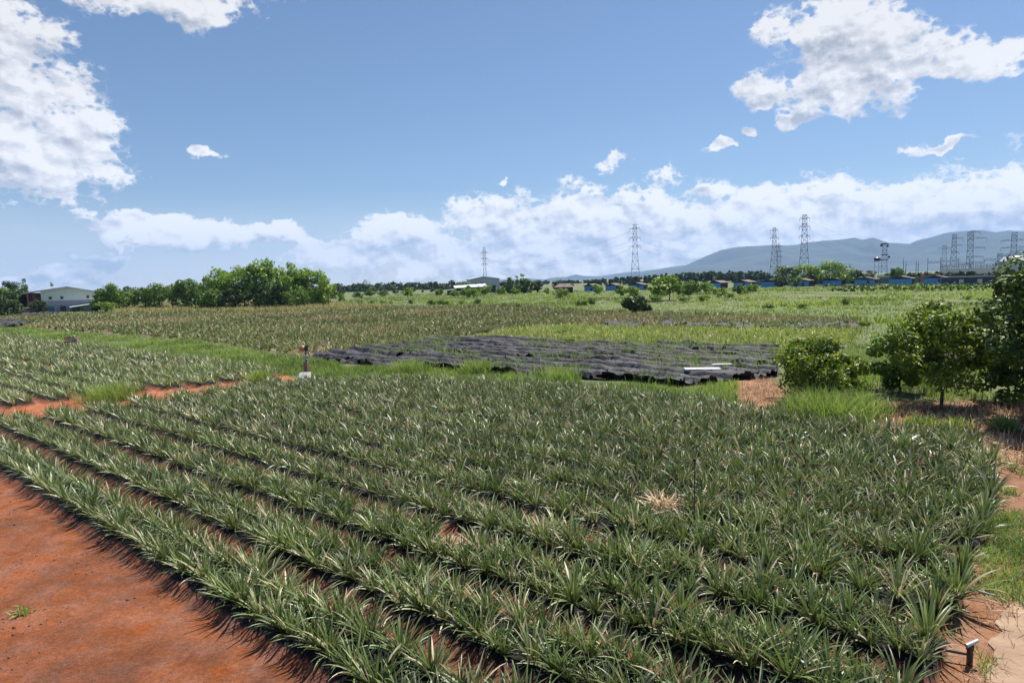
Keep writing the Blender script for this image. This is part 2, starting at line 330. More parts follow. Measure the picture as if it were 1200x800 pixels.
YEL = [(590,389),(650,383),(760,385),(900,387),(1010,388),(1000,404),(915,411),(800,406),(700,404),(600,399),(560,396)]
GRN = [(-300,352),(0,381),(75,389),(150,394),(225,400),(300,411),(350,419),(375,424),(420,430),(500,434),(600,441),(700,448),(800,457),(862,450),(862,483),(760,466),(650,456),(480,447),(335,447),(287,429),(212,418),(137,411),(82,403),(0,392),(-300,366)]
TAN = [(120,358),(350,354),(400,357),(480,360),(350,366),(130,367)]
TRACK = [(-74,507),(0,560),(325,786),(500,912),(650,1100),(-900,1500),(-700,500)]
PATH = [(-300,512),(0,478),(90,466),(230,452),(297,445),(335,439),(350,446),(330,452),(0,499),(-74,511)]
SOILR = [(862,446),(905,444),(935,462),(930,492),(1000,500),(862,484)]
RIGHT = [(1005,400),(1500,380),(1500,640),(1170,560),(1150,526),(1000,500),(925,490),(925,440)]
LITTER = [(965,484),(1060,471),(1300,470),(1300,560),(1170,545),(1150,526),(1000,500)]
DIRTR = [(1168,530),(1300,530),(1500,640),(1400,1000),(1050,960),(1095,800),(1142,660),(1170,590)]
CONC = [(1186,705),(1200,690),(1300,655),(1500,800),(1400,1100),(1170,880),(1150,812),(1166,776),(1160,748),(1172,728)]
def beds(x, y):
    n = x * rn[0] + y * rn[1]; return np.abs(((n - BED0) / BPITCH + .5) % 1 - .5) * BPITCH       # distance from bed centre 0..0.75
def vnoise(x, y, s, seed=0):
    r = np.random.default_rng(seed); T = r.random((256, 256)); x = x / s; y = y / s
    xi = np.floor(x).astype(int); yi = np.floor(y).astype(int); fx = x - xi; fy = y - yi; fx = fx * fx * (3 - 2 * fx); fy = fy * fy * (3 - 2 * fy)
    g = lambda a, b: T[a % 256, b % 256]
    return (g(xi, yi) * (1 - fx) + g(xi + 1, yi) * fx) * (1 - fy) + (g(xi, yi + 1) * (1 - fx) + g(xi + 1, yi + 1) * fx) * fy
def fbm(x, y, s, seed=0, o=4): return sum(vnoise(x, y, s / 2 ** i, seed + i) * .5 ** i for i in range(o)) / sum(.5 ** i for i in range(o))
def zsurf(x, y):
    x = np.asarray(x, float); y = np.asarray(y, float)
    d = np.hypot(x, y); px, py = proj(np.stack([x, y, 0 * x], -1))
    crop = inpoly(px, py, MAIN) | inpoly(px, py, LEFT)
    z = np.where(crop, .13 * np.clip((.68 - beds(x, y)) / .25, 0, 1), 0)
    return z + .05 * (fbm(x, y, 1.6, 5) - .5) * np.clip(1 - d / 90, 0, 1)

# ------------------------------------------------------------ ground
ang = np.concatenate([np.radians(np.linspace(-180, -60, 50, endpoint=False)), np.radians(np.linspace(-60, 60, 521)), np.radians(np.linspace(60, 180, 51)[1:-1])])
rad = np.concatenate([[0.01], np.linspace(1, 4, 5), 4 * (11000 / 4) ** (np.linspace(0, 1, 560)[1:])])
A_, R_ = np.meshgrid(ang, rad); gx = (R_ * np.sin(A_)).ravel(); gy = (R_ * np.cos(A_)).ravel()
px, py = proj(np.stack([gx, gy, 0 * gx], -1))
Gc = np.tile(np.array([.13, .17, .055]), (len(gx), 1))
def paint(poly, c):
    m = inpoly(px + 10 * (fbm(gx, gy, 1.5, 9) - .5), py + 5 * (fbm(gx, gy, 1.2, 19) - .5), poly); Gc[m] = c
big = fbm(gx, gy, 40, 3)[:, None]
Gc = Gc * (1 - .35 * big) + np.array([.20, .17, .08]) * .35 * big
paint(TAN, (.30, .27, .13)); paint(BROWN, (.16, .115, .06)); paint(YEL, (.16, .18, .05)); paint(GRN, (.10, .14, .035))
paint(RIGHT, (.13, .15, .045)); paint(SOILR, (.34, .15, .07)); paint(LITTER, (.28, .14, .08)); paint(DIRTR, (.32, .145, .07))
paint(NET, (.10, .09, .04)); paint(MAIN, (.25, .085, .04)); paint(LEFT, (.25, .085, .04)); paint(PATH, (.38, .11, .032)); paint(TRACK, (.265, .076, .021))
mulch = (inpoly(px, py, MAIN) | inpoly(px, py, LEFT)) & (beds(gx, gy) < .50 + .12 * (fbm(gx, gy, .8, 33) - .5)); Gc[mulch] = (.022, .02, .022)
gz = zsurf(gx, gy)
na, nr_ = len(ang), len(rad); I = np.arange(nr_ - 1)[:, None] * na; J = np.arange(na)[None]; J2 = (J + 1) % na
Q = np.stack([I + J, I + J2, I + na + J2, I + na + J], -1).reshape(-1, 4)[:, ::-1]
gm = bpy.data.materials.new('field ground'); gm.use_nodes = True; t = gm.node_tree; n = t.nodes; l = t.links; b = n['Principled BSDF']; b.inputs['Roughness'].default_value = .9; b.inputs['Specular IOR Level'].default_value = .25
a = n.new('ShaderNodeAttribute'); a.attribute_name = 'soil'; g = n.new('ShaderNodeTexCoord')
def gn(s, d=8, rg=.6):
    z = n.new('ShaderNodeTexNoise'); z.inputs['Scale'].default_value = s; z.inputs['Detail'].default_value = d; z.inputs['Roughness'].default_value = rg; l.new(g.outputs['Object'], z.inputs['Vector']); return z.outputs[0]
def gmap(v, a0, a1, b0, b1):
    z = n.new('ShaderNodeMapRange'); l.new(v, z.inputs[0])
    for i, q in enumerate((a0, a1, b0, b1)): z.inputs[i + 1].default_value = q
    return z.outputs[0]
def gmul(v, w):
    z = n.new('ShaderNodeMath'); z.operation = 'MULTIPLY'; l.new(v, z.inputs[0]); l.new(w, z.inputs[1]); return z.outputs[0]
hs = n.new('ShaderNodeHueSaturation'); l.new(a.outputs['Color'], hs.inputs['Color'])
v = gmul(gmul(gmap(gn(.7, 7, .7),  .40, .60, .64, 1.12), gmap(gn(14, 8, .8), .32, .68, .55, 1.35)), gmap(gn(75, 3, .6), .38, .5, .55, 1.0))
l.new(v, hs.inputs['Value']); l.new(gmap(gn(2.2, 4), .3, .7, .80, 1.05), hs.inputs['Saturation']); l.new(hs.outputs[0], b.inputs['Base Color'])
bp = n.new('ShaderNodeBump'); bp.inputs['Strength'].default_value = .9; bp.inputs['Distance'].default_value = .04; l.new(gn(16, 10, .8), bp.inputs['Height']); l.new(bp.outputs[0], b.inputs['Normal'])
me = mesh_np('ground', np.stack([gx, gy, gz], -1), Q, gm, smooth=True)
ca = me.color_attributes.new('soil', 'FLOAT_COLOR', 'POINT'); ca.data.foreach_set('color', np.concatenate([Gc, np.ones((len(Gc), 1))], 1).astype(np.float32).ravel())
tagobj(link('ground', me), kind='structure')
# concrete path strip in the lower right, a slab a hand above the soil
cp = []
for i in range(len(CONC)):
    a_, b_ = gp(*CONC[i]), gp(*CONC[(i + 1) % len(CONC)]); k_ = max(1, int(np.hypot(*(b_ - a_)) / .07))
    for j in range(k_): p = a_ + (b_ - a_) * j / k_; q_ = np.array([fbm(p[:1] * 9, p[1:] * 9, 2.5, 5)[0] - .5, fbm(p[:1] * 9, p[1:] * 9, 2.5, 15)[0] - .5]); cp.append(p + q_ * .28)
mb = MB(); nC = len(cp)
mb.add([(p[0], p[1], .012) for p in cp] + [(p[0], p[1], -.1) for p in cp], [tuple(range(nC))[::-1], *[(i, (i + 1) % nC, nC + (i + 1) % nC, nC + i) for i in range(nC)]])
tagobj(mb.build('concrete_path', M['concrete']), kind='structure')

# mountains
def ridge(name, prof, dist, depth, seed, foot):
    P = np.array(prof, float); xs = np.linspace(P[0, 0], P[-1, 0], 420)
    ys = np.interp(xs, P[:, 0], P[:, 1]); t = np.linspace(0, 1, 60)
    V = np.zeros((len(t), len(xs), 3))
    for j, (x, y) in enumerate(zip(xs, ys)):
        H = hz(x, y, dist); d = at(x, 1.0)
        prof_t = np.where(t < .6, (t / .6), 1 - (t - .6) / .4 * .7); R = dist - depth * .6 + t * depth
        V[:, j, 0] = d[0] * R; V[:, j, 1] = d[1] * R; V[:, j, 2] = H * np.clip(prof_t, 0, 1) ** 1.05 * R / dist
    X, Y = V[..., 0], V[..., 1]; nz = fbm(X, Y, 900, seed, 6) - .5; rid = np.abs(fbm(X, Y, 1500, seed + 20, 5) - .5) * 2
    env = np.sin(np.clip(t / .6, 0, 1) * math.pi)[:, None]
    V[..., 2] = V[..., 2] * (1 - .95 * rid * env) + nz * env * 260 - (1 - np.clip(t * 20, 0, 1))[:, None] * 20
    V[..., 2] += (fbm(X, Y, 420, seed + 5, 5) - .5) * 46 * np.clip(t * 8, 0, 1)[:, None]
    nx = len(xs); I = np.arange(len(t) - 1)[:, None] * nx; J = np.arange(nx - 1)[None]
    Q = np.stack([I + J, I + J + 1, I + nx + J + 1, I + nx + J], -1).reshape(-1, 4)
    tagobj(link(name, mesh_np(name, V.reshape(-1, 3), Q, M['hill'], smooth=True)), kind='structure')
ridge('mountain', [(740,323),(790,314),(803,310),(825,301),(845,293),(865,289),(900,286),(930,287),(945,284),(975,281),(985,279.5),(1000,277),(1010,280),(1022,277),(1040,282),(1065,284),(1073,280),(1090,276),(1105,272),(1120,270),(1150,270),(1165,273),(1180,270),(1200,271),(1260,274),(1350,262),(1500,275),(1700,268)], 7800, 3200, 3, 0)
ridge('hills', [(560,333),(620,331),(650,328),(700,323),(750,318),(790,312),(830,306),(900,300)], 9300, 2200, 13, 0)
# haze: one closed box of even air
hb = MB().box(-10900, 10900, -10900, 10900, -1.2 - 20, 660)
hm = bpy.data.materials.new('haze'); hm.use_nodes = True; hn = hm.node_tree; hn.nodes.remove(hn.nodes['Principled BSDF'])
pv = hn.nodes.new('ShaderNodeVolumePrincipled'); pv.inputs['Color'].default_value = (.38, .61, 1, 1); pv.inputs['Density'].default_value = 8.5e-5; pv.inputs['Anisotropy'].default_value = .1
hn.links.new(pv.outputs[0], hn.nodes['Material Output'].inputs['Volume'])
tagobj(hb.build('haze', hm), kind='stuff')

# ------------------------------------------------------------ pineapple plants
rp_ = np.random.default_rng(11)
def bed_points(poly, spacing, box, jit=.06, keep=None):
    s0, s1, n0, n1 = box; out = []
    k0 = int(math.floor((n0 - BED0) / BPITCH)); k1 = int(math.ceil((n1 - BED0) / BPITCH))
    for k in range(k0, k1 + 1):
        for off in (-.26, .26):
            s = np.arange(s0, s1, spacing) + rp_.uniform(0, spacing); nn = BED0 + k * BPITCH + off
            s = s + rp_.normal(0, jit, len(s)); m = nn + rp_.normal(0, jit * .7, len(s))
            out.append(np.stack([s * rd[0] + m * rn[0], s * rd[1] + m * rn[1]], -1))
    P = np.concatenate(out); P = P[P[:, 1] > 2.5]; a, b_ = proj(np.concatenate([P, np.zeros((len(P), 1))], 1))
    return P[inpoly(a, b_, poly)]
main = bed_points(MAIN, .285, (-36, 2, 3.5, 27)); left = bed_points(LEFT, .30, (-130, -14, 0, 62))
DEAD = [(778,600,1.0),(213,537,.7),(528,642,.7),(640,617,.5),(412,487,.45),(1095,532,.5),(712,640,.4),(600,562,.4)]
for x, y, s in DEAD:
    c = gp(x, y + 8); main = main[np.hypot(*(main - c).T) > .30]
a, b_ = proj(np.concatenate([main, np.zeros((len(main), 1))], 1)); inside = (a > -10) & (a < 1210) & (b_ < 815)
dd = np.hypot(main[:, 0], main[:, 1]) + np.where(inside, 0, 1e4); order = np.argsort(dd); near = order[:300]; rest = order[300:]
variants = []
for i in range(12):
    V, Qd, T = rosettes(np.zeros((1, 2)), np.array([1.0]), (36, 42, 30, 46)[i % 4], np.random.default_rng(100 + i), S=6, fold=True, wid=.055, dry=(.05, .12, .2, .03)[i % 4])
    variants.append(mesh_np('pineapple_plant', V, Qd, M['pine'], T, smooth=True))
for j, i in enumerate(near):
    p = main[i]; o = link('pineapple_plant', variants[j % 12], None, (p[0], p[1], float(zsurf(p[0], p[1])) - .03), rp_.uniform(0, 6.28), float(rp_.normal(.62, .085) + .06 * np.clip((p[0] + 1) / 8, -.3, 1)))
    tagobj(o, 'spiky blue-green pineapple plant in the near rows of the front field', 'pineapple plant', 'pineapple plants in the near rows')
R = main[rest]; dR = np.hypot(R[:, 0], R[:, 1]); zR = zsurf(R[:, 0], R[:, 1]) - .03; R3 = np.concatenate([R, zR[:, None]], 1)
sz = lambda n: np.clip(rp_.normal(.585, .08, n), .33, .85)
n1 = dR < 17; gs = .06 * np.clip((R[:, 0] + 1) / 9, -.2, 1); parts = [rosettes(R3[n1], sz(n1.sum()) + gs[n1], 30, rp_, S=5, fold=True, wid=.055), rosettes(R3[~n1], sz((~n1).sum()) + gs[~n1], 22, rp_, S=4, wid=.066)]
V, Qd, T = join(parts); tagobj(link('pineapple_plants', mesh_np('pineapple_plants', V, Qd, M['pine'], T, smooth=True)), 'rows of blue-green pineapple plants filling the rest of the front field', 'pineapple crop', kind='stuff')
dL = np.hypot(left[:, 0], left[:, 1]); L3 = np.concatenate([left, zsurf(left[:, 0], left[:, 1])[:, None] - .03], 1)
n1 = dL < 45; far = ~n1 & (rp_.random(len(dL)) < .6)
V, Qd, T = join([rosettes(L3[n1], sz(n1.sum()), 16, rp_, S=4, wid=.062), rosettes(L3[far], sz(far.sum()) * 1.05, 11, rp_, S=3, wid=.08)])
tagobj(link('pineapple_plants', mesh_np('pineapple_plants', V, Qd, M['pine'], T, smooth=True)), 'pineapple plants of the smaller field beyond the red path', 'pineapple crop', kind='stuff')

def scatter(poly, dens, r, lod=60, ymax=400, xr=(-260, 260)):
    """random ground points inside an outline, thinned with distance; returns points and size factors"""
    xs = np.array([gp(px_, py_) for px_, py_ in poly if py_ > hy(px_) + 8]); x0, y0 = xs.min(0); x1, y1 = xs.max(0)
    x0 = max(x0, xr[0]); x1 = min(x1, xr[1]); y0 = max(y0, 3); y1 = min(y1, ymax)
    n = int((x1 - x0) * (y1 - y0) * dens); n = min(n, 3000000)
    P = np.stack([r.uniform(x0, x1, n), r.uniform(y0, y1, n)], -1); a, b_ = proj(np.concatenate([P, np.zeros((n, 1))], 1)); P = P[inpoly(a, b_, poly)]
    d = np.hypot(P[:, 0], P[:, 1]); f = np.maximum(d / lod, 1); k = r.random(len(P)) < 1 / f ** 1.5; return P[k], f[k] ** .7
r = np.random.default_rng(21)
B_, f = scatter(BROWN, 3.6, r, 55)
n1 = BPITCH; nn = B_ @ rn; B_ = B_ + ((np.round(nn / (n1 / 2)) * (n1 / 2) - nn) * .7)[:, None] * rn[None]
V, Qd, T = rosettes(B_, r.uniform(.45, .8, len(f)), 9, r, S=2, wid=.13, tmin=.0, tmax=.74, dry=.05, wf=f)
pt = np.repeat(fbm(B_[:, 0], B_[:, 1], 14, 71, 4), len(T) // len(B_)); T = np.where((np.clip(pt - .47, 0, 1) * 3.0 > r.random(len(T))), .95, T)
tagobj(link('pineapple_crop', mesh_np('pineapple_crop', V, Qd, M['pine_brown'], T)), 'wide field of bronze-brown pineapple plants beyond the green strip', 'pineapple crop', kind='stuff')
B_, f = scatter(YEL, 6, r, 45); V, Qd, T = rosettes(B_, r.uniform(.45, .8, len(f)), 8, r, S=2, wid=.12, dry=.12, wf=f)
tagobj(link('young_crop', mesh_np('young_crop', V, Qd, M['crop_yellow'], T)), 'band of yellow-green crop behind the black netting', 'crop', kind='stuff')

# ------------------------------------------------------------ grass
def grass(name, parts, mat, label):
    V, Qd, T = join(parts); return tagobj(link(name, mesh_np(name, V, Qd, mat, T, smooth=True)), label, 'grass', kind='stuff')
r = np.random.default_rng(31)
P, f = scatter(GRN, 26, r, 40, ymax=160); nz = fbm(P[:, 0], P[:, 1], 2.5, 44); k = (nz > .38); P, f, nz = P[k], f[k], nz[k]
grass('grass', [grass_blades(P, (.08 + .55 * nz ** 1.5), r, per=6, wf=f, wid=.030, patch=4, dry=.08)], M['grass'], 'bright green weed strip between the fields')
P, f = scatter(RIGHT, 16, r, 34, ymax=140); nz = fbm(P[:, 0], P[:, 1], 2.2, 54); a, b_ = proj(np.c_[P, 0 * P[:, 0]]); k = (nz > .40) & ~inpoly(a, b_, LITTER); P, f, nz = P[k], f[k], nz[k]
grass('grass', [grass_blades(P, (.08 + .6 * nz ** 1.6), r, per=6, wf=f, wid=.026, patch=3.5, dry=.12)], M['grass'], 'rough green grass around the shrubs on the right')
P, f = scatter(LITTER, 22, r, 60); nz = fbm(P[:, 0], P[:, 1], 1.0, 64); k = nz > .40
grass('dry_grass', [grass_blades(P[k], .30, r, per=5, wid=.026, spread=.18, lean=88)], M['straw'], 'brown dead grass and litter under the trees on the right')
P, f = scatter(DIRTR, 190, r, 60, ymax=24); nz = fbm(P[:, 0], P[:, 1], 1.3, 74); a, b_ = proj(np.c_[P, 0 * P[:, 0]]); k = (nz > np.where(inpoly(a, b_, CONC), .60, .44)) & ((b_ > 592 + 25 * nz) | (nz > .66)) & (a > 1150); P = P[k]
grass('grass', [grass_blades(P, .20, r, per=6, wid=.014, spread=.06, lean=60, S=3, patch=1.5)], M['grass'], 'low green grass on the red soil beside the front field')
k = r.random(len(P)) < .22; Pd = np.concatenate([P[k] + r.normal(0, .25, (k.sum(), 2)), np.array([cp[i] for i in r.integers(0, len(cp), 260)]) + r.normal(0, .13, (260, 2))]); grass('dry_grass', [grass_blades(Pd, .2, r, per=5, wid=.010, spread=.1, lean=88, S=3)], M['straw'], 'pale dry grass stalks along the concrete path')
P, f = scatter(TAN, 2.2, r, 60, ymax=260); grass('tall_grass', [grass_blades(P, 1.0, r, per=6, wf=f, wid=.09, spread=.4, lean=20)], M['tan'], 'pale tan tall grass before the left grove')
MEAD = [(480,344),(640,341),(900,337),(1130,334),(1500,325),(1500,380),(1005,400),(1010,374),(900,371),(800,369),(700,366),(640,360),(600,358),(400,361),(350,352)]
P, f = scatter(MEAD, 2.0, r, 50, ymax=330, xr=(-60, 260)); nz = fbm(P[:, 0], P[:, 1], 9, 84); k = nz > .28; P, f, nz = P[k], f[k], nz[k]
grass('meadow_grass', [grass_blades(P, (.10 + .7 * nz ** 1.7), r, per=6, wf=f, wid=.085, spread=.45, patch=22, dry=.1)], M['meadow'], 'yellow-green meadow grass stretching to the blue sheds')
FARL = [(-400,352),(120,358),(130,367),(0,370),(-400,372)]
P, f = scatter(FARL, 1.0, r, 60, ymax=300); grass('meadow_grass', [grass_blades(P, .3, r, per=5, wf=f, wid=.10, spread=.4)], M['meadow'], 'green grass in front of the two-storey house')
P, f = scatter(SOILR, 40, r, 60); nz = fbm(P[:, 0], P[:, 1], 1.2, 98); k = nz > .5
grass('dry_grass', [grass_blades(P[k], .2, r, per=5, wid=.02, spread=.12, lean=85)], M['straw'], 'thin dead grass on the bare soil patch beside the netting')
# weeds growing up through the netting
P, f = scatter(NET, 7, r, 60); nz = fbm(P[:, 0], P[:, 1], 3, 94); k = nz > .53; P = P[k]
grass('weeds', [grass_blades(P, .62, r, per=5, wid=.04, spread=.14, tint=(.0, .6), dry=.15)], M['grass'], 'sparse weeds poking through the black netting')

# tall grass tufts one can count
def tuft(x, y, h, w, mat, label, per=260, group='tall grass tufts', dry=.05, wid=.022, tint=(.2, .74)):
    c = gp(x, y); q = np.random.default_rng(int(x * 7 + y)); n = int(per * 1.2)
    ps = q.normal(0, w * .33, (n, 2)); V, Qd, T = grass_blades(ps, np.full(n, h), q, per=4, wid=wid, spread=.05, lean=38, S=4, dry=dry, tint=tint)
    return tagobj(link('grass_tuft', mesh_np('grass_tuft', V, Qd, mat, T, smooth=True), None, (c[0], c[1], 0)), label, 'grass tuft', group)
tuft(128, 470, .85, 1.5, M['grass'], 'fresh green grass tuft at the left end of the red path')
tuft(304, 450, .7, .8, M['grass'], 'green grass tuft growing in the middle of the red path, near the pale slab')
tuft(963, 494, 1.1, 1.7, M['grass'], 'tall bright grass tuft in front of the round glossy bush', 380)
tuft(1005, 488, .9, 1.4, M['grass'], 'smaller grass tuft right of the tallest one, toward the small tree', 260)
tuft(1084, 503, .45, .8, M['grass'], 'wide-leaved tuft on brown litter under the small tree', 45, wid=.045)
tuft(1122, 506, .5, .6, M['crop_yellow'], 'little drooping tuft on brown litter between two others', 40, wid=.045)
tuft(1177, 503, .5, .5, M['grass'], 'upright green tuft on brown litter beside the dark tree', 36, wid=.035)
tuft(560, 437, .8, 1.3, M['grass'], 'grass tuft at the middle of the netting edge', 200)
tuft(480, 437, .85, 1.6, M['grass'], 'grass tuft at the left part of the netting edge', 200)
tuft(655, 447, .75, 1.5, M['grass'], 'bright tuft spilling over the netting edge nearer the white panel', 200)
tuft(663, 392, .7, 1.2, M['grass'], 'green tuft standing in the yellow-green crop band', 120, wid=.05)
for i, (x, y, s) in enumerate(DEAD):
    lab = ['largest straw-coloured dead pineapple plant, beside the thin dark stake', 'straw-coloured dead plant near the left end of the front rows', 'dead brown plant in the middle front rows below the centre',
           'small brown dried plant left of the largest dead one', 'faint dried plant close to the red path end', 'small dried plant near the right rear corner of the field',
           'small dried plant below and left of the largest dead one', 'small dried plant in the centre of the front field'][i]
    q = np.random.default_rng(500 + i); V, Qd, T = grass_blades(q.normal(0, .10, (38, 2)), np.full(38, .55), q, per=4, wid=.03, spread=.07, lean=85, S=4, dry=.4)
    c = gp(x, y + 10); V = V * np.array([1, 1, .6]) + np.array([0, 0, .28]); tagobj(link('dead_plant', mesh_np('dead_plant', V, Qd, M['straw'], T), None, (c[0], c[1], 0), 0, s), lab, 'dead plant', 'dried out pineapple plants')

# pebbles and clods on the red track
r = np.random.default_rng(41); ico = MB(); P, f = scatter([(-200,540),(0,566),(325,792),(480,900),(100,1000),(-400,900)], 90, r, 60, xr=(-20, 2), ymax=22)
vs = []; fs = []; nzp = fbm(P[:, 0], P[:, 1], 1.5, 12); P = P[nzp + r.normal(0, .06, len(P)) > .49]
oct_v = np.array([(1, 0, 0), (-1, 0, 0), (0, 1, 0), (0, -1, 0), (0, 0, 1), (0, 0, -1)]); oct_f = np.array([(0, 2, 4), (2, 1, 4), (1, 3, 4), (3, 0, 4), (2, 0, 5), (1, 2, 5), (3, 1, 5), (0, 3, 5)])
s = r.lognormal(-4.55, .65, len(P)); V = oct_v[None] * s[:, None, None] * r.uniform(.6, 1.3, (len(P), 6, 3)) + np.c_[P, zsurf(P[:, 0], P[:, 1])][:, None]
tagobj(link('pebbles', mesh_np('pebbles', V.reshape(-1, 3), (oct_f[None] + np.arange(len(P))[:, None, None] * 6).reshape(-1, 3), M['pebble'])), 'scattered red clods and pebbles on the bare track', 'pebbles', kind='stuff')
q = np.random.default_rng(4); V, Qd, T = grass_blades(q.normal(0, .05, (14, 2)), np.full(14, .16), q, per=3, wid=.02, spread=.03, lean=80, S=3)
c = gp(27, 720); tagobj(link('weed', mesh_np('weed', V, Qd, M['grass'], T), None, (c[0], c[1], 0)), 'tiny lone weed on the bare red track', 'weed')

# ------------------------------------------------------------ black netting over the beds
def netting(poly, label, box, seed, hole=-.06, step=.12, hgt=.32):
    s0, s1, n0, n1 = box; S_, N_ = np.meshgrid(np.arange(s0, s1, step), np.arange(n0, n1, step)); X = S_ * rd[0] + N_ * rn[0]; Y = S_ * rd[1] + N_ * rn[1]
    a, b_ = proj(np.stack([X, Y, 0 * X], -1)); jx = 5 * (fbm(X, Y, 2, seed) - .5); m = inpoly(a + jx, b_ + jx * .8, poly) & (Y > 3)
    wob = (fbm(X, Y, 6, seed + 3) - .5) * 2.4
    amp = hgt * (.45 + .8 * fbm(S_ * .6, N_, 3.0, seed + 5)); wv = (N_ + wob - BED0) / BPITCH
    Z = .04 + amp * np.clip(np.cos(wv * 2 * math.pi) * .5 + .5, 0, 1) + .10 * np.cos(wv * 2 * math.pi * 3 + 4 * fbm(S_, N_, 4, seed + 6)) + np.abs(fbm(S_ * .3, N_, .8, seed + 7, 4) - .5) * .45 + (fbm(S_ * .5, N_, .35, seed + 8, 2) - .5) * .14
    j = np.random.default_rng(seed); X = X + j.normal(0, step * .18, X.shape); Y = Y + j.normal(0, step * .18, X.shape)
    Z = np.maximum(Z, .03); hm_ = fbm(S_ * .4, N_, 1.1, seed + 9) < (.36 + hole); idx = -np.ones(X.shape, int)
    F = m[:-1, :-1] & m[1:, :-1] & m[:-1, 1:] & m[1:, 1:] & ~hm_[:-1, :-1]; I, J = np.nonzero(F); w = X.shape[1]
    Qn = np.stack([I * w + J, I * w + J + 1, (I + 1) * w + J + 1, (I + 1) * w + J], -1); u, inv = np.unique(Qn, return_inverse=True)
    V = np.stack([X, Y, Z], -1).reshape(-1, 3)[u]; return tagobj(link('shade_net', mesh_np('shade_net', V, inv.reshape(-1, 4), M['net'], smooth=True)), label, 'netting', 'black netting laid over the beds')
netting(NET, 'large rippled black shade netting covering the beds behind the front field', (-40, 25, 18, 62), 3)
netting([(705,379),(755,380),(757,385),(705,384)], 'short black netting strip at the left of the yellow-green band', (-40, 60, 20, 130), 13, step=.3, hgt=.3)
netting([(772,379),(872,381.5),(905,383),(930,382.5),(1008,382),(1008,385.5),(850,385),(775,383)], 'long thin black netting strip behind the yellow-green band', (-40, 80, 20, 130), 23, step=.3, hgt=.3)
netting([(-150,373),(20,376),(45,379),(20,384),(-150,380)], 'black netting patch at the left edge of the brown field', (-160, 0, 0, 110), 33, step=.35, hgt=.5)
netting([(20,366.5),(70,367),(70,369.5),(20,369.5)], 'thin dark netting strip before the two-storey house', (-260, 0, -40, 160), 43, step=.6, hgt=.5)

# ------------------------------------------------------------ trees and shrubs
def cards(C, size, r, T, nrm=None, long=1.7):
    """folded leaf shapes at the points C"""
    n = len(C); d = r.normal(0, 1, (n, 3)); 
    if nrm is not None: d = d * .55 + nrm
    d /= np.linalg.norm(d, axis=1)[:, None]; t = r.normal(0, 1, (n, 3)); t[:, 2] -= .4; t -= (t * d).sum(1)[:, None] * d; t /= np.linalg.norm(t, axis=1)[:, None] + 1e-9; s = np.cross(d, t)
    L_ = size[:, None] * long * .5; w = size[:, None] * .5
    P = np.stack([C - t * L_, C + s * w * .8 + d * w * .25 - t * L_ * .1, C + t * L_ - d * w * .3, C - s * w * .8 + d * w * .25 - t * L_ * .1], 1)
    return P.reshape(-1, 3), np.arange(n * 4).reshape(-1, 4), np.repeat(T, 4)
def crown(r, H, R_, base, nclump, nleaf, leaf, shape='round', gap=.0, tmin=.1, tmax=.74, light=.03):
    """leaf clumps spread through the crown; returns geometry and clump centres (for the limbs)"""
    C = []
    while len(C) < nclump:
        p = r.uniform(-1, 1, 3); q = np.linalg.norm(p)
        if q > 1 or q < .30: continue
        hh = (p[2] + 1) / 2
        if shape == 'cone' and math.hypot(p[0], p[1]) > (1 - hh) ** .8 * .9 + .06: continue
        if shape == 'dome' and p[2] < -.45: continue
        C.append((p[0] * R_, p[1] * R_, base + (H - base) * hh))
    C = np.array(C); rc = R_ * r.uniform(.20, .42, nclump) * (1 if nclump < 60 else .75)
    C[:, 2] = np.minimum(C[:, 2], H - rc * .6)
    k = r.integers(0, nclump, nleaf); d = r.normal(0, 1, (nleaf, 3)); d /= np.linalg.norm(d, axis=1)[:, None]
    rad_ = rc[k] * r.uniform(.45, 1, nleaf) ** .5 * (1 + r.normal(0, .12, nleaf)); P = C[k] + d * rad_[:, None] * np.array([1, 1, .78])
    T = np.clip(r.uniform(tmin, tmax, nclump)[k] * .6 + r.uniform(tmin, tmax, nleaf) * .5, 0, .74); T = np.where(r.random(nleaf) < light, .95, T)
    return cards(P, leaf * r.uniform(.6, 1.3, nleaf), r, T, nrm=d * .6 + np.array([0, 0, .5])), C
def tree_meshes(seed, H, R_, base, nclump, nleaf, leaf, mat, shape='round', trunk=.16, **k):
    r = np.random.default_rng(seed); (V, Qd, T), C = crown(r, H, R_, base, nclump, nleaf, leaf, shape, **k)
    cm = mesh_np('crown', V, Qd, mat, T); mb = MB(); top = (0, 0, base + (H - base) * .45)
    bend = r.normal(0, .04 * H, 2); mid = (bend[0], bend[1], base * .6 + .1)
    mb.bar((0, 0, -.1), mid, trunk * 2, 8, trunk * 1.5); mb.bar(mid, top, trunk * 1.5, 8, trunk * .8)
    for c in C[r.permutation(len(C))[:14]]:
        f = r.uniform(.2, 1); a_ = np.array(mid) * (1 - f) + np.array(top) * f; mb.bar(a_, (a_ + c) / 2 + np.array([0, 0, .03 * H]), trunk * .7, 5, trunk * .45); mb.bar((a_ + c) / 2 + np.array([0, 0, .03 * H]), c, trunk * .45, 5, trunk * .15)
    return cm, mb.mesh('trunk', M['bark'], True)
PROT = {}
def plant(kind, name, x, dist, h, label, cat='tree', group=None, wid=1.0, y=None):
    """a tree or shrub in column x; the prototype is unit height"""
    i = plant.n % 3; plant.n += 1
    if (kind, i) not in PROT: PROT[kind, i] = tree_meshes(700 + i * 17 + len(PROT), mat=KIND[kind][0], **KIND[kind][1])
    if y is not None: c = gp(x, y); c = (c[0], c[1], 0)
    else: c = at(x, dist)
    e = empty(name, c, plant.n * 1.7, label, cat, group); e.scale = (h * wid, h * wid, h)
    link('crown', PROT[kind, i][0], e); link('trunk', PROT[kind, i][1], e); return e
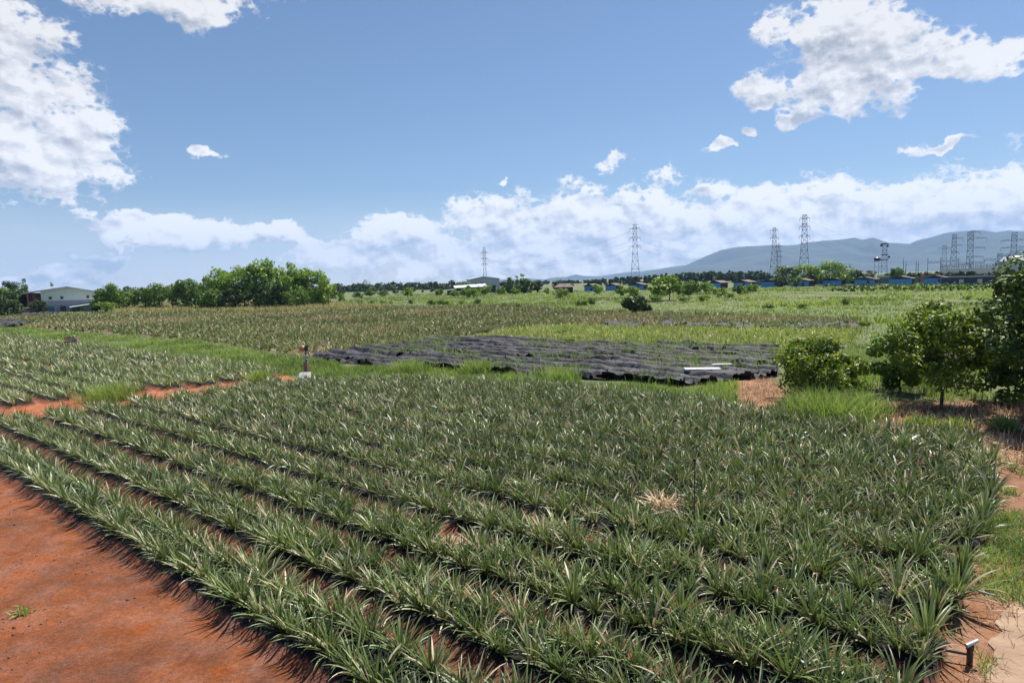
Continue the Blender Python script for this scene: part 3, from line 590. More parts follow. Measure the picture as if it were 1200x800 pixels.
plant.n = 0
KIND = {
 'broad': (M['leafD'], dict(H=1, R_=.52, base=.05, nclump=34, nleaf=4200, leaf=.040, trunk=.022)),
 'mid': (M['leafB'], dict(H=1, R_=.50, base=.04, nclump=26, nleaf=3000, leaf=.045, trunk=.022)),
 'dark': (M['leafC'], dict(H=1, R_=.48, base=.04, nclump=24, nleaf=2600, leaf=.05, trunk=.022)),
 'cone': (M['leafB'], dict(H=1, R_=.26, base=.04, nclump=36, nleaf=2600, leaf=.04, shape='cone', trunk=.018)),
 'shrub': (M['leafD'], dict(H=1, R_=.80, base=.0, nclump=22, nleaf=1500, leaf=.085, trunk=.03, shape='dome')),
 'shrubd': (M['leafB'], dict(H=1, R_=.80, base=.0, nclump=20, nleaf=1500, leaf=.085, trunk=.03, shape='dome')),
 'small': (M['leafD'], dict(H=1, R_=.55, base=.18, nclump=16, nleaf=900, leaf=.09, trunk=.025)),
}
# near right: bush, small trees, large dark tree
def near_tree(name, x, y, seed, label, cat, mat, **k):
    c = gp(x, y); e = empty(name, (c[0], c[1], 0), 0, label, cat); cm, tm = tree_meshes(seed, mat=mat, **k); link('crown', cm, e); link('trunk', tm, e); return e
near_tree('bush', 958, 471, 61, 'round glossy bush with yellow-green leaf tips beside the bare soil patch', 'bush', M['leafA'], H=2.5, R_=1.6, base=-.1, nclump=38, nleaf=9000, leaf=.105, trunk=.05, shape='dome', light=.05)
near_tree('tree', 1103, 477, 62, 'small tree with a bare trunk on brown litter', 'tree', M['leafA'], H=3.5, R_=1.75, base=.95, nclump=34, nleaf=7600, leaf=.115, trunk=.07, light=.06)
near_tree('tree', 1056, 459, 63, 'paler small tree just left of the bare-trunked one', 'tree', M['leafB'], H=2.5, R_=1.25, base=.25, nclump=24, nleaf=5200, leaf=.115, trunk=.06, light=.05)
near_tree('tree', 1092, 436, 64, 'small dark tree peeping above the bare-trunked one', 'tree', M['leafA'], H=3.6, R_=1.3, base=.8, nclump=20, nleaf=3600, leaf=.12, trunk=.06, light=.04)
near_tree('tree', 1262, 498, 65, 'large dark leafy tree cut by the right edge', 'tree', M['leafE'], H=6.3, R_=2.5, base=.2, nclump=60, nleaf=22000, leaf=.12, trunk=.12, light=.05)
near_tree('shrub', 1190, 470, 67, 'leafy shrub leaning on the large dark tree', 'shrub', M['leafB'], H=2.7, R_=1.3, base=0, nclump=26, nleaf=7500, leaf=.115, trunk=.06, light=.05)
near_tree('bush', 745, 366, 68, 'dark round bush standing alone before the brown field', 'bush', M['leafC'], H=2.3, R_=2.1, base=-.2, nclump=30, nleaf=4200, leaf=.30, trunk=.06, shape='dome')
# left grove
grove = [(128,200,337,'mid',1.1),(150,215,338,'dark',1.2),(168,205,336,'mid',1.2),(186,200,329.5,'mid',1.0),(205,205,335,'dark',1.1),(222,190,325,'mid',1.0),(243,185,327,'dark',1.0),
 (262,180,317,'broad',1.0),(285,176,315,'broad',1.0),(304,172,306.5,'broad',.9),(330,172,309,'broad',.85),(350,168,316,'broad',1.0),(366,170,320,'broad',1.1),(384,176,336,'mid',1.2),(240,170,341,'shrubd',.9),(345,160,338,'mid',1.1),(275,166,334,'dark',1.0),(315,162,332,'dark',1.1)]
ordn = ['first','second','third','fourth','fifth','sixth','seventh','eighth','ninth','tenth','eleventh','twelfth','thirteenth','fourteenth']
for i, (x, d, h, k, w) in enumerate(grove):
    h = hz(x, h - 2, d)
    lab = (ordn[i] + ' tree of the left grove counting from the house') if i < 14 else ['low dark undergrowth tree at the middle of the left grove', 'low tree in front of the right end of the left grove', 'low dark tree under the first tall crown of the grove', 'low dark tree under the tallest crown of the grove'][i - 14]
    if i == 9: lab = 'tallest bright green tree of the left grove'
    plant(k, 'tree', x, d, h, lab, group='trees of the left grove', wid=w)
# around the house
for x, d, h, k, w, lab in [(1,215,8,'mid',.9,'pale green tree at the far left edge'),(10,215,8.6,'dark',.9,'dark tree near the left edge, second from it'),(17,222,8.6,'dark',.6,'dark tree touching the red side of the house'),
  (2,190,5,'dark',1.4,'low dark tree at the left edge foot'),(41,204,3.7,'dark',.8,'dark shrub-like tree in front of the house side wing'),(48,202,3.7,'dark',.8,'low dark tree in front of the teal shutter'),
  (112,200,3.6,'dark',1.0,'dark shrub at the right foot of the house'),(124,196,7.4,'mid',.9,'green tree just right of the house'),(122,190,2.6,'shrub',1.2,'pale green low shrub right of the house')]:
    plant(k, 'tree' if h > 3 else 'shrub', x, d, h, lab, 'tree' if h > 3 else 'shrub', 'trees around the house', w)
plant('cone', 'pine_tree', 30, 260, hz(30, 326, 260), 'thin airy conifer behind the house, left of its roof', wid=.6); plant('cone', 'pine_tree', 62, 260, hz(62, 328, 260), 'small conifer top above the house ridge', wid=.5)
# centre
for x, d, y, k, w, lab in [(598,262,321,'cone',1.1,'left conifer of the row beside the warehouse'),(606,258,323,'cone',1.0,'second conifer of the row beside the warehouse'),(613,262,318.5,'cone',1.2,'tallest conifer beside the warehouse'),
  (592,255,328,'dark',.9,'dark tree touching the warehouse wall'),(602,250,329,'dark',.9,'dark tree under the conifer row'),(622,258,327,'mid',.9,'round tree right of the conifers'),(629,260,327.5,'dark',.9,'outermost round tree right of the conifers'),
  (545,330,327.5,'mid',1.4,'round tree behind the low dark shed'),(435,330,336,'mid',1.1,'tree under the far little pylon'),(448,360,337,'dark',1.2,'far dark tree between pylon and shed, left'),(463,360,338,'dark',1.3,'far dark tree between pylon and shed, middle'),
  (483,380,336,'dark',1.1,'far dark tree of the line left of the shed, first'),(495,380,337,'cone',1.2,'far pointed tree in the line left of the shed'),(506,380,335,'dark',1.1,'far dark tree in the line left of the shed, third'),(517,380,333,'dark',1.1,'tallest far tree in the line left of the shed'),(527,380,335,'dark',1.1,'far dark tree next to the shed end'),
  (391,300,338,'cone',1.3,'thin far tree right of the grove'),(399,300,339,'dark',.9,'small far round tree right of the grove'),(653,290,328,'dark',.9,'tree behind the brown-roofed hut, left'),(667,290,328,'dark',.8,'tree behind the brown-roofed hut, right')]:
    plant(k, 'tree', x, d, hz(x, y, d), lab, group='trees near the warehouse' if x < 640 else None, wid=w)
# right, behind the sheds
for x, d, y, k, w, lab in [(925,285,311,'mid',1.2,'green round tree under the two pylons'),(943,290,310,'broad',1.3,'bright feathery tree under the tallest pylon'),(977,280,305.5,'broad',1.35,'large bright domed tree behind the blue sheds'),(955,290,314,'mid',1.0,'tree between the feathery one and the domed one'),
  (1000,290,315,'dark',1.2,'dark tree right of the large domed tree'),(1009,290,316,'cone',1.3,'small pointed dark tree near the water tank'),(1018,285,317,'dark',1.2,'dark tree at the foot of the water tank'),(1052,300,311,'mid',.8,'small tree right of the lattice mast'),
  (915,270,320,'dark',1.1,'low dark tree beside the sixth shed'),(932,262,324,'mid',1.2,'low tree between the sixth and seventh shed')]:
    plant(k, 'tree', x, d, hz(x, y, d), lab, group='trees behind the blue sheds', wid=w)
# open-ground trees in the meadow
for x, y, top, k, w, lab in [(740,351,336,'shrub',.8,'pale bushy shrub left of the two meadow trees'),(784,352,323,'small',1.1,'left and taller of the two light green trees in the meadow'),(770,353,332,'small',1.2,'lower light green tree left of the tallest meadow tree'),(806,349,329,'shrubd',.9,'broad bush right of the tallest meadow tree'),
  (827,345,330,'shrub',1.0,'light green bush below the fourth shed'),(868,346,333,'shrubd',.9,'green bush below the fifth shed'),(882,344,333,'shrub',.8,'bush right of the one below the fifth shed'),(845,349,337,'shrub',1.0,'low bush between the fourth and fifth shed'),
  (700,345,333,'small',1.1,'leafy shrub below the first blue shed'),(727,349,335,'small',1.0,'round leafy shrub below the second blue shed'),(657,349,338,'shrub',1.0,'green shrub in front of the brown-roofed hut'),(640,345,337,'small',1.0,'small shrub left of the brown-roofed hut'),
  (694,358,349,'shrubd',.8,'dark shrub in the meadow below the first shed shrub'),(684,359,351,'shrub',.9,'bright low shrub beside the dark one left of the lone round bush'),(677,359,352,'shrubd',.7,'small shrub at the left end of the low shrub trio'),
  (604,346,336,'small',1.0,'slender shrub below the conifer row'),(587,346,337,'shrub',.8,'low shrub under the dark tree by the warehouse'),(568,346,334,'shrub',.9,'shrub in front of the warehouse corner'),(548,349,335,'small',1.1,'dark-cored shrub in front of the low shed'),(555,350,338,'shrub',.9,'shrub beside the dark-cored one before the low shed'),(533,349,340,'shrub',.9,'low shrub before the left end of the low shed'),
  (513,347,339,'shrubd',.9,'shrub left of the low shed end'),(477,349,337,'small',1.1,'bright young tree in the open left meadow'),(448,348,340,'shrubd',1.0,'far shrub in line left of the bright young tree'),(432,348,340,'shrubd',1.0,'far shrub under the little pylon'),
  (505,358,351,'shrubd',.9,'dark shrub at the field edge, left of the shed'),(515,358,351,'shrubd',.8,'dark shrub at the field edge, below the shed end'),(481,357,351,'shrubd',.7,'single dark shrub on the brown field edge'),(448,358,352,'shrubd',.8,'dark shrub at the brown field edge, right of a pair'),(434,358,352,'shrubd',.9,'middle dark shrub of the brown field edge'),(421,358,352,'shrubd',.8,'left dark shrub of the brown field edge'),(457,358,353,'shrub',.7,'pale little shrub beside the right edge shrub'),
  (540,357,352,'shrub',.9,'low shrub at the field edge before the warehouse'),(559,357,350,'shrubd',.8,'dark little shrub at the field edge before the warehouse door'),(523,359,352,'shrub',.8,'low pale shrub at the field edge below the shed'),(607,361,356,'shrubd',.7,'tiny dark shrub at the edge of the brown field'),(590,360,355,'shrub',.7,'tiny pale shrub at the edge of the brown field'),
  (398,355,344,'small',1.0,'small tree right of the left grove'),(376,354,345,'shrub',1.0,'pale shrub at the right foot of the grove'),(318,354,347,'shrub',.8,'pale shrub at the foot of the tallest grove tree'),(419,350,342,'shrubd',1.0,'shrub between the grove and the little pylon'),
  (801,355,346,'shrub',1.0,'low bush in front of the broad meadow bush'),(825,354,346,'shrub',1.1,'pale low bush in front of the fourth shed'),(855,350,343,'shrub',.9,'small bush below the fifth shed front'),(768,354,345,'shrub',1.0,'low bush right of the lone round bush'),
  (993,358,350,'shrubd',.8,'small dark shrub alone in the right meadow'),(940,362,355,'shrub',1.1,'grassy hump shrub in the right meadow'),(900,363,355,'shrub',1.2,'pale shrub at the meadow edge below the sixth shed'),(1070,384,370,'shrub',1.0,'pale shrub behind the small trees'),(1015,384,376,'shrub',1.0,'low shrub at the right end of the netting strip'),(1135,352,346,'shrub',1.0,'low shrub near the far crop rows'),
  (1130,400,385,'shrub',1.1,'shrub on the slope behind the bare-trunked tree'),(1100,410,392,'shrub',1.0,'low shrub behind the bare-trunked tree')]:
    c = gp(x, y); d = math.hypot(*c); plant(k, 'shrub' if k != 'small' else 'small_tree', x, d, max(.5, hz(x, top, d)), lab, 'shrub' if k != 'small' else 'small tree', 'shrubs dotted over the meadow', w)
# far-off wood behind the sheds, one mass of crowns
r = np.random.default_rng(77); parts = []
for i in range(150):
    x = r.uniform(684, 912); row = r.integers(0, 3); d = 480 + 45 * row + r.uniform(-12, 12); top = np.interp(x, [684, 700, 740, 780, 830, 880, 912], [330, 326, 323, 321, 317.5, 317, 319]) + r.uniform(-1.2, 1.6) + (2 - row) * .8
    H = hz(x, top, d) ; (V, Qd, T), C = crown(r, H, H * .30, H * .05, 9, 420, 1.0, tmin=.1, tmax=.7); c = at(x, d); parts.append((V + c[None], Qd, T))
for i in range(46):
    x = r.uniform(905, 1200); d = 330 + r.uniform(-12, 12); H = hz(x, 322 - (x - 905) * .012 + r.uniform(-1, 1.5), d); (V, Qd, T), C = crown(r, H, H * .6, 0, 8, 260, .9, tmin=.05, tmax=.5); parts.append((V + at(x, d)[None], Qd, T))
for i in range(430):
    x = r.uniform(-300, 700); d = 560 + r.uniform(-40, 60); H = r.uniform(4, 7.5)
    if 565 < x: d = 900; H = r.uniform(3.5, 5.5)
    (V, Qd, T), C = crown(r, H, H * .9, -1, 7, 170, 1.5, tmin=.05, tmax=.5); parts.append((V + at(x, d)[None], Qd, T))
for i in range(120):
    x = r.uniform(1190, 1700); d = 420 + r.uniform(-40, 60); H = r.uniform(6, 10); (V, Qd, T), C = crown(r, H, H * .6, 0, 7, 160, 1.2, tmin=.05, tmax=.5); parts.append((V + at(x, d)[None], Qd, T))
V, Qd, T = join(parts); tagobj(link('far_woods', mesh_np('far_woods', V, Qd, M['leafC'], T)), 'far-off dark green wood along the horizon behind the sheds', 'woods', kind='stuff')
# distant crop rows on the right
r = np.random.default_rng(78); parts = []
for (x0, y0, x1, y1) in [(972,342.2,1180,340.2),(985,339.6,1180,338),(960,336.5,1180,335.5)]:
    a0, a1 = gp(x0, y0), gp(x1, y1); n_ = int(np.hypot(*(a1 - a0)) / 1.6)
    for q_ in range(n_):
        c = a0 + (a1 - a0) * (q_ + .5) / n_; (V, Qd, T), C = crown(r, 1.25, .8, 0, 5, 60, .35, tmin=.1, tmax=.6); parts.append((V + np.array([c[0], c[1], 0])[None], Qd, T))
V, Qd, T = join(parts); tagobj(link('crop_rows', mesh_np('crop_rows', V, Qd, M['leafB'], T)), 'thin dark crop rows before the blue sheds', 'crop rows', kind='stuff')

# ------------------------------------------------------------ buildings
def placed(name, x, dist, label, cat, group=None, face=None):
    c = at(x, dist); rz = -math.atan2(c[0], c[1]) if face is None else face
    return empty(name, c, rz, label, cat, group)
def px2m(dist): return dist / FPX            # rough metres per photo pixel
# two-storey house on the left: local x to the right, y away from the camera
D = 212; s = D / 828.0 * 1.0 * math.cos(0) ; mpx = D / (FPX * math.sqrt(1 + ((70 - 600) / FPX) ** 2)) * 1.0
mpx = D / FPX * (FPX / math.hypot(FPX, 530)) * 1.0
mpx = D * (math.atan((112 - 600) / FPX) - math.atan((31 - 600) / FPX)) / 81
hs_ = placed('house', 70, D, 'two-storey house with pale green upper wall and grey lower wall', 'house')
X = lambda p: (p - 70) * mpx; Zb = .9; z = lambda yy: (364.5 - yy) * (D / FPX / math.sqrt(1 + (530 / FPX) ** 2)) * .98
xl, xm, xr_, xe = X(31), X(48), X(111), X(113); ze = z(340.5); zr = z(335.4); xrdg = X(79)
mb = MB(); mb.add([(xm, 0, z(350.5)), (xr_, 0, z(350.5)), (xr_, 0, ze), (xrdg, 0, zr), (xm, 0, ze + (zr - ze) * (xm - xl) / (xrdg - xl)), (xm, 14, z(350.5)), (xr_, 14, z(350.5)), (xr_, 14, ze), (xrdg, 14, zr), (xm, 14, ze + (zr - ze) * (xm - xl) / (xrdg - xl))],
   [(0, 1, 2, 3, 4), (9, 8, 7, 6, 5), (1, 6, 7, 2), (0, 4, 9, 5)]); mb.build('upper_wall', M['cream'], hs_)
MB().box(xm, xr_, .06, 14, -.2, z(350.5) - .01).build('lower_wall', M['lilac'], hs_)
MB().box(xl + .2, xm - .01, .2, 12, -.2, z(353)).build('side_wing_wall', M['redwall'], hs_)
mb = MB(); mb.box(xl + .2, xl + .5, .3, 12, z(353), ze - .05).box(xl + .5, xm - .01, 3, 3.2, z(353), ze - .05).box(xl + .2, xm - .01, .22, .35, z(353), z(350.5)).box(X(39.5), X(40.2), .22, .4, z(350.5), ze)
mb.build('balcony', M['redwall'], hs_)
mb = MB(); o_ = .5
mb.prism([(xl - .6, ze - .25), (xrdg, zr + .02), (xe + .3, ze - .3), (xe + .3, ze - .02), (xrdg, zr + .32), (xl - .6, ze + .05)], -.9, 14.6); mb.build('roof', M['roofw'], hs_)
for a_, b_, y0, y1 in [(56.2,61,345.2,349.2),(69.8,74.3,345.2,349.2),(101,105.3,345,349)]:
    f_ = MB().box(X(a_), X(b_), -.06, .02, z(y1), z(y0)).build('window', M['white'], hs_); MB().box(X(a_) + .15, X(b_) - .15, -.10, -.062, z(y1) + .12, z(y0) - .12).build('pane', M['glass'], f_)
f_ = MB().box(X(69), X(75.6), -.06, .055, z(363.5), z(357)).build('window', M['dark'], hs_); MB().box(X(69) + .2, X(75.6) - .2, -.10, -.062, z(363.5) + .15, z(357) - .15).build('pane', M['glass'], f_)
MB().box(X(53), X(62), -.05, .055, -.1, z(356.8)).build('shutter', M['teal'], hs_)
MB().box(X(83), X(92.5), -.04, .055, -.1, z(359)).build('doorway', M['glass'], hs_)  # dark panel stands in for the shade inside the opening, no glass there
mb = MB(); mb.add([(X(80), -3.6, z(359.2)), (xr_, -3.6, z(355.6)), (xr_, 0, z(354.9)), (X(80), 0, z(358.2)), (X(80), -3.6, z(358.7)), (xr_, -3.6, z(355.1)), (xr_, 0, z(354.4)), (X(80), 0, z(357.7))], [(0, 3, 2, 1), (4, 5, 6, 7), (0, 1, 5, 4), (1, 2, 6, 5), (2, 3, 7, 6), (3, 0, 4, 7)]); mb.build('canopy', M['roofw'], hs_)
MB().box(X(95), xr_ - .05, -3.2, -3.0, -.1, z(357.3)).build('canopy_wall', M['teal'], hs_)
mb = MB(); mb.box(X(80.5), X(81.2), -3.5, -3.2, -.1, z(359)).box(X(93.5), X(94.2), -3.5, -3.2, -.1, z(357.4)); mb.build('canopy_post', M['steel'], hs_)
o_ = placed('garden_wall', 24, 205, 'low reddish wall with a tin top beside the house', 'wall'); MB().box(-2.6, 2.8, 0, .25, -.1, 1.5).build('wall_panel', M['redwall'], o_); MB().box(-2.7, 3.0, -.3, .8, 1.5, 1.62).build('capping', M['roofw'], o_)
o_ = placed('utility_pole', 16, 202, 'thin dark pole left of the house', 'pole'); MB().bar((0, 0, -.2), (0, 0, hz(16, 334.5, 202)), .3, 8, .2).build('shaft', M['post'], o_)
MB().box(-.8, .8, -.06, .06, hz(16, 336, 202) - .1, hz(16, 336, 202)).build('crossbar', M['post'], o_)
o_ = placed('outbuilding', -4, 225, 'grey roof of a low outbuilding at the left edge', 'outbuilding'); MB().box(-7, 6, 0, 8, -.1, 3.4).build('wall', M['grey'], o_); MB().prism([(-7.5, 3.4), (0, 4.6), (6.5, 3.4), (6.5, 3.6), (0, 4.8), (-7.5, 3.6)], -.5, 8.5).build('roof', M['roofw'], o_)
# warehouse and low shed in the centre
D = 285; m = D / FPX; zz = lambda yy: hz(565, yy, D)
w_ = placed('warehouse', 568, D + 14, 'pale grey warehouse with a low gable roof', 'warehouse', face=.16)
x0, x1, xr2 = -6.6, 7.0, -2.2; ze, zr = zz(327.3), zz(324.2)
MB().prism([(x0, -.2), (x1, -.2), (x1, ze), (xr2 + 1.5, zr), (x0, ze)], 0, 20).build('wall', M['grey'], w_)
MB().prism([(x0 - .5, ze), (xr2 + 1.5, zr + .05), (x1 + .5, ze), (x1 + .5, ze + .3), (xr2 + 1.5, zr + .35), (x0 - .5, ze + .3)], -.6, 20.6).build('roof', M['roofw'], w_)
MB().box(2.2, 5.2, -.08, .0, -.1, 3.6).build('door', M['dark'], w_)
for a_ in (-4.8, -1.8): f_ = MB().box(a_, a_ + 1.2, -.08, 0, 4.2, 5.1).build('window', M['white'], w_); MB().box(a_ + .1, a_ + 1.1, -.12, -.082, 4.3, 5.0).build('pane', M['glass'], f_)
w_ = placed('low_shed', 553, D - 14, 'long low dark shed with a pale lean-to roof before the warehouse', 'shed', face=.16)
MB().box(-7.0, 6.3, 0, 8, -.2, 2.8).build('wall', M['dark'], w_)
mb = MB(); mb.add([(-7.4, -.8, 2.8), (6.7, -.8, 3.1), (6.7, 8.5, 4.3), (-7.4, 8.5, 3.7), (-7.4, -.8, 3.0), (6.7, -.8, 3.3), (6.7, 8.5, 4.5), (-7.4, 8.5, 3.9)], [(0, 3, 2, 1), (4, 5, 6, 7), (0, 1, 5, 4), (1, 2, 6, 5), (2, 3, 7, 6), (3, 0, 4, 7)]); mb.build('roof', M['roofw'], w_)
for a_ in (-4.5, -.5, 3.2): MB().box(a_, a_ + 1.6, -.06, 0, .9, 2.0).build('window', M['glass'], w_)
w_ = placed('annex', 529, D - 16, 'small dark annex at the left end of the low shed', 'annex', face=.16); MB().box(-1.7, 1.9, 0, 5, -.2, 2.0).build('wall', M['dark'], w_); MB().prism([(-2, 2.0), (2.1, 2.35), (2.1, 2.55), (-2, 2.2)], -.5, 5.4).build('roof', M['roofw'], w_)
w_ = placed('hut', 661, 250, 'small hut with a low brown hipped roof left of the blue sheds', 'hut', face=-.1)
MB().box(-3.4, 3.4, 0, 6, -.1, 2.3).build('wall', M['brownwall'], w_)
MB().add([(-4.2, -.8, 2.3), (4.2, -.8, 2.3), (4.2, 6.8, 2.3), (-4.2, 6.8, 2.3), (-2, 3, 3.7), (2, 3, 3.7)], [(0, 1, 5, 4), (1, 2, 5), (2, 3, 4, 5), (3, 0, 4), (3, 2, 1, 0)]).build('roof', M['roofb'], w_)
# the blue sheds
def shed(x0, x1, yb, i, lab):
    xc = (x0 + x1) / 2; c = gp(xc, yb); d = math.hypot(*c); d = min(d, 275); wpx = (x1 - x0); fz = math.radians(-38); view = math.atan2(c[0], c[1])
    width = wpx / FPX * d / max(.75, math.cos(view + fz + 0)) * math.cos(view) ** 1 * .98
    e = placed('shed', xc, d, lab, 'shed', 'blue-fronted sheds in a row', face=-math.radians(38) if x0 > 820 else -math.radians(26))
    w = width / 2; L_ = 9 if x0 > 820 else 8; h = 2.2; rg = 3.0
    MB().box(-w, w, 0, .12, -.1, h - .15).build('front_wall', M['blue'], e)
    MB().prism([(-w, -.1), (w, -.1), (w, h), (0, rg - .1), (-w, h)], .13, L_).build('side_wall', M['brownwall'], e)
    MB().prism([(-w - .5, h - .12), (0, rg), (w + .5, h - .12), (w + .5, h + .06), (0, rg + .18), (-w - .5, h + .06)], -.5, L_ + .5).build('roof', M['roofb'], e)
    if i % 2 == 0: MB().box(w * .2, w * .2 + .9, -.03, 0, -.1, 1.9).build('door', M['navy'], e)
for i, (x0, x1, yb) in enumerate([(685,696,338),(710,721,338),(737,753,338),(832,844,335),(860,877,335),(892,910,334.7),(928,947,334),(965,985,333.6),(1003,1024,333.2),(1044,1067,332.3),(1085,1108,331.8)]):
    shed(x0, x1, yb, i, ordn[i] + ' blue-fronted shed of the row, counting from the hut')
e = placed('long_shed', 1146, 262, 'long low dark-blue shed at the right end of the row', 'shed', face=-math.radians(38)); 
MB().box(-10, 10, 0, 5, -.1, 2.3).build('wall', M['navy'], e); MB().prism([(-10.4, 2.3), (10.4, 2.3), (10.4, 2.5), (-10.4, 2.5)], -.6, 5.6).build('roof', M['roofb'], e)
for a_ in (-5, 0, 6): MB().box(a_, a_ + 1.3, -.05, 0, -.1, 1.7).build('door', M['white'], e)
e = placed('orange_roofed_shed', 1088, 300, 'orange roof peeping over the eleventh shed', 'shed'); MB().box(-2.6, 2.6, 0, 5, -.1, 3.0).build('wall', M['redwall'], e); MB().prism([(-3, 3.0), (0, 4.1), (3, 3.0), (3, 3.2), (0, 4.3), (-3, 3.2)], -.4, 5.4).build('roof', M['rooforange'], e)
e = placed('storehouse', 1050, 320, 'white low storehouse behind the tenth shed', 'storehouse'); MB().box(-7, 7, 0, 6, -.1, 3.2).build('wall', M['white'], e); MB().prism([(-7.4, 3.2), (0, 4.0), (7.4, 3.2), (7.4, 3.35), (0, 4.15), (-7.4, 3.35)], -.4, 6.4).build('roof', M['roofb'], e)
e = placed('storage_tank', 1196, 380, 'big pale grey round tank behind the large right tree', 'tank'); MB().lathe([(8, 0), (8, hz(1196, 303, 380) - 1), (6.5, hz(1196, 301, 380)), (.1, hz(1196, 300, 380) + .6)], 32).build('tank_shell', M['grey'], e)
MB().bar((-8.1, 0, hz(1196, 303, 380) - 1), (-8.1, 0, 0), .3).build('pipe', M['steel'], e)
# fence band behind the sheds
e = placed('boundary_wall', 1000, 308, 'long dark green boundary fence behind the blue sheds', 'fence'); MB().box(-48, 88, 0, .2, 0, 2.6).build('fence_panel', M['teal'], e)
for k_ in range(-48, 89, 8): MB().box(k_ - .1, k_ + .1, -.15, -.01, 0, 2.8).build('fence_post', M['post'], e)

# ------------------------------------------------------------ pylons, masts and the substation
def lattice(mb, H, wb, wt, n, leg=.30, br=.15, z0=-.2, waist=None):
    def w(zv):
        f = zv / H
        if waist: fw_, ww = waist; return wb + (ww - wb) * f / fw_ if f < fw_ else ww + (wt - ww) * (f - fw_) / (1 - fw_)
        return wb + (wt - wb) * f
    zs = [H * (1 - (1 - i / n) ** 1.25) for i in range(n + 1)]
    for i in range(n):
        a_, b_ = zs[i], zs[i + 1]; wa, wb_ = w(a_) / 2, w(b_) / 2; ca_ = [(-wa, -wa), (wa, -wa), (wa, wa), (-wa, wa)]; cb = [(-wb_, -wb_), (wb_, -wb_), (wb_, wb_), (-wb_, wb_)]
        for j in range(4):
            k = (j + 1) % 4; mb.bar((*ca_[j], a_), (*cb[j], b_), leg); mb.bar((*cb[j], b_), (*cb[k], b_), br * 1.3)
            mb.bar((*ca_[j], a_), (*cb[k], b_), br); mb.bar((*ca_[k], a_), (*cb[j], b_), br)
    return w
def pylon(x, dist, ytop, label, wb, wt, n=9, arms=(), face=None, leg=.30, br=.16, waist=(.62, 3.0)):
    H = hz(x, ytop, dist); e = placed('pylon', x, dist, label, 'pylon', 'lattice power pylons', face)
    mb = MB(); w = lattice(mb, H, wb, wt, n, leg, br, waist=waist); mb.build('lattice_body', M['steel'], e)
    tips = []
    for yy, l_, r_ in arms:
        za = hz(x, yy, dist); a_ = MB()
        for sgn, Ln in ((-1, l_), (1, r_)):
            if Ln <= 0: continue
            for o in (-.4, .4): a_.bar((0, o, za), (sgn * Ln, 0, za + .15), leg * .85); a_.bar((0, o, za + 1.5), (sgn * Ln, 0, za + .15), br)
            a_.bar((sgn * Ln * .5, -.2, za + .1), (sgn * Ln * .4, .2, za + .9), br)
        ao = a_.build('cross_arm', M['steel'], e)
        ins = MB()
        for sgn, Ln in ((-1, l_), (1, r_)):
            if Ln <= 0: continue
            ins.bar((sgn * Ln, 0, za + .1), (sgn * Ln, 0, za - 2.0), .22, 6)
            tips.append((e, sgn * Ln, za - 2.0))
        ins.build('insulator', M['porcelain'], ao)
    return e, H, tips
pA = pylon(568.5, 720, 290, 'slim pylon behind the warehouse roof', 5.0, 2.6, 8, [(296,4,4),(303,4,4),(310,4,4)], leg=.42, br=.24, waist=(.4, 3.2))
pB = pylon(744.5, 470, 263, 'tall pylon standing over the far wood', 6.8, 2.4, 9, [(268,3.6,3.6),(279,3.8,3.8),(289,3.8,3.8)])
pC = pylon(907, 540, 267, 'pylon left of the tallest one', 7.4, 1.9, 9, [(270,2.8,2.8),(279,3,3),(288,3,3)], leg=.34, br=.19)
pD = pylon(912.5, 760, 285, 'smaller far pylon between the two tall ones', 6.0, 2.0, 7, [(289,4,4),(295,4,4),(301,4,4)], leg=.4, br=.24)
pE = pylon(942, 430, 252, 'tallest pylon, above the bright feathery tree', 7.0, 2.3, 10, [(256,2.8,2.8),(266,3,3),(277,3,3)], waist=(.55, 3.4))
pF = pylon(1106, 640, 288, 'faint far pylon at the left of the substation', 5.0, 3.0, 6, [(291,4,4)], leg=.26, br=.15)
pG = pylon(1117, 590, 275, 'substation pylon with arms on its right side', 5.6, 2.4, 8, [(280,1.5,5.6),(288,1.5,5.0),(296,1,3.5)], leg=.34, br=.2)
pH = pylon(1136, 520, 272, 'tallest substation pylon, with three long arms', 4.6, 3.4, 8, [(280,1,8.5),(291,1,8),(301.5,1,7.5),(272.5,.5,5)], leg=.34, br=.2)
pI = pylon(1171, 560, 297, 'short substation pylon next to the big tank', 4.0, 2.6, 5, [(300,1,5),(306,1,5)], leg=.34, br=.2)
pJ = pylon(1187, 540, 273, 'rightmost substation pylon with arms on both sides', 5.4, 2.8, 8, [(282,7,7),(290.5,7,7),(298,4,7)], leg=.34, br=.2)
pK = pylon(428, 620, 328, 'small far pylon left of the warehouse', 3.4, 2, 5, [(331,2.5,5),(335,2,4)], leg=.4, br=.24)
pL = pylon(462, 700, 332, 'tiny far T-shaped pylon between grove and warehouse', 2.2, 1.6, 4, [(333,7,7)], leg=.4, br=.24)
def wp(e, lx, lz): c, s_ = math.cos(e.rotation_euler.z), math.sin(e.rotation_euler.z); return np.array([e.location.x + c * lx, e.location.y + s_ * lx, lz])
def cable(a_, b_, sag, lab, thick=.065):
    cu = MB(); n = 16; pts = [a_ + (b_ - a_) * i / n - np.array([0, 0, 4 * sag * (i / n) * (1 - i / n)]) for i in range(n + 1)]
    for p, q_ in zip(pts, pts[1:]): cu.bar(p, q_, thick, 4)
    return tagobj(cu.build('power_cable', M['cable']), lab, 'cable', 'power cables between the pylons')
lv = ['upper', 'middle', 'lower']
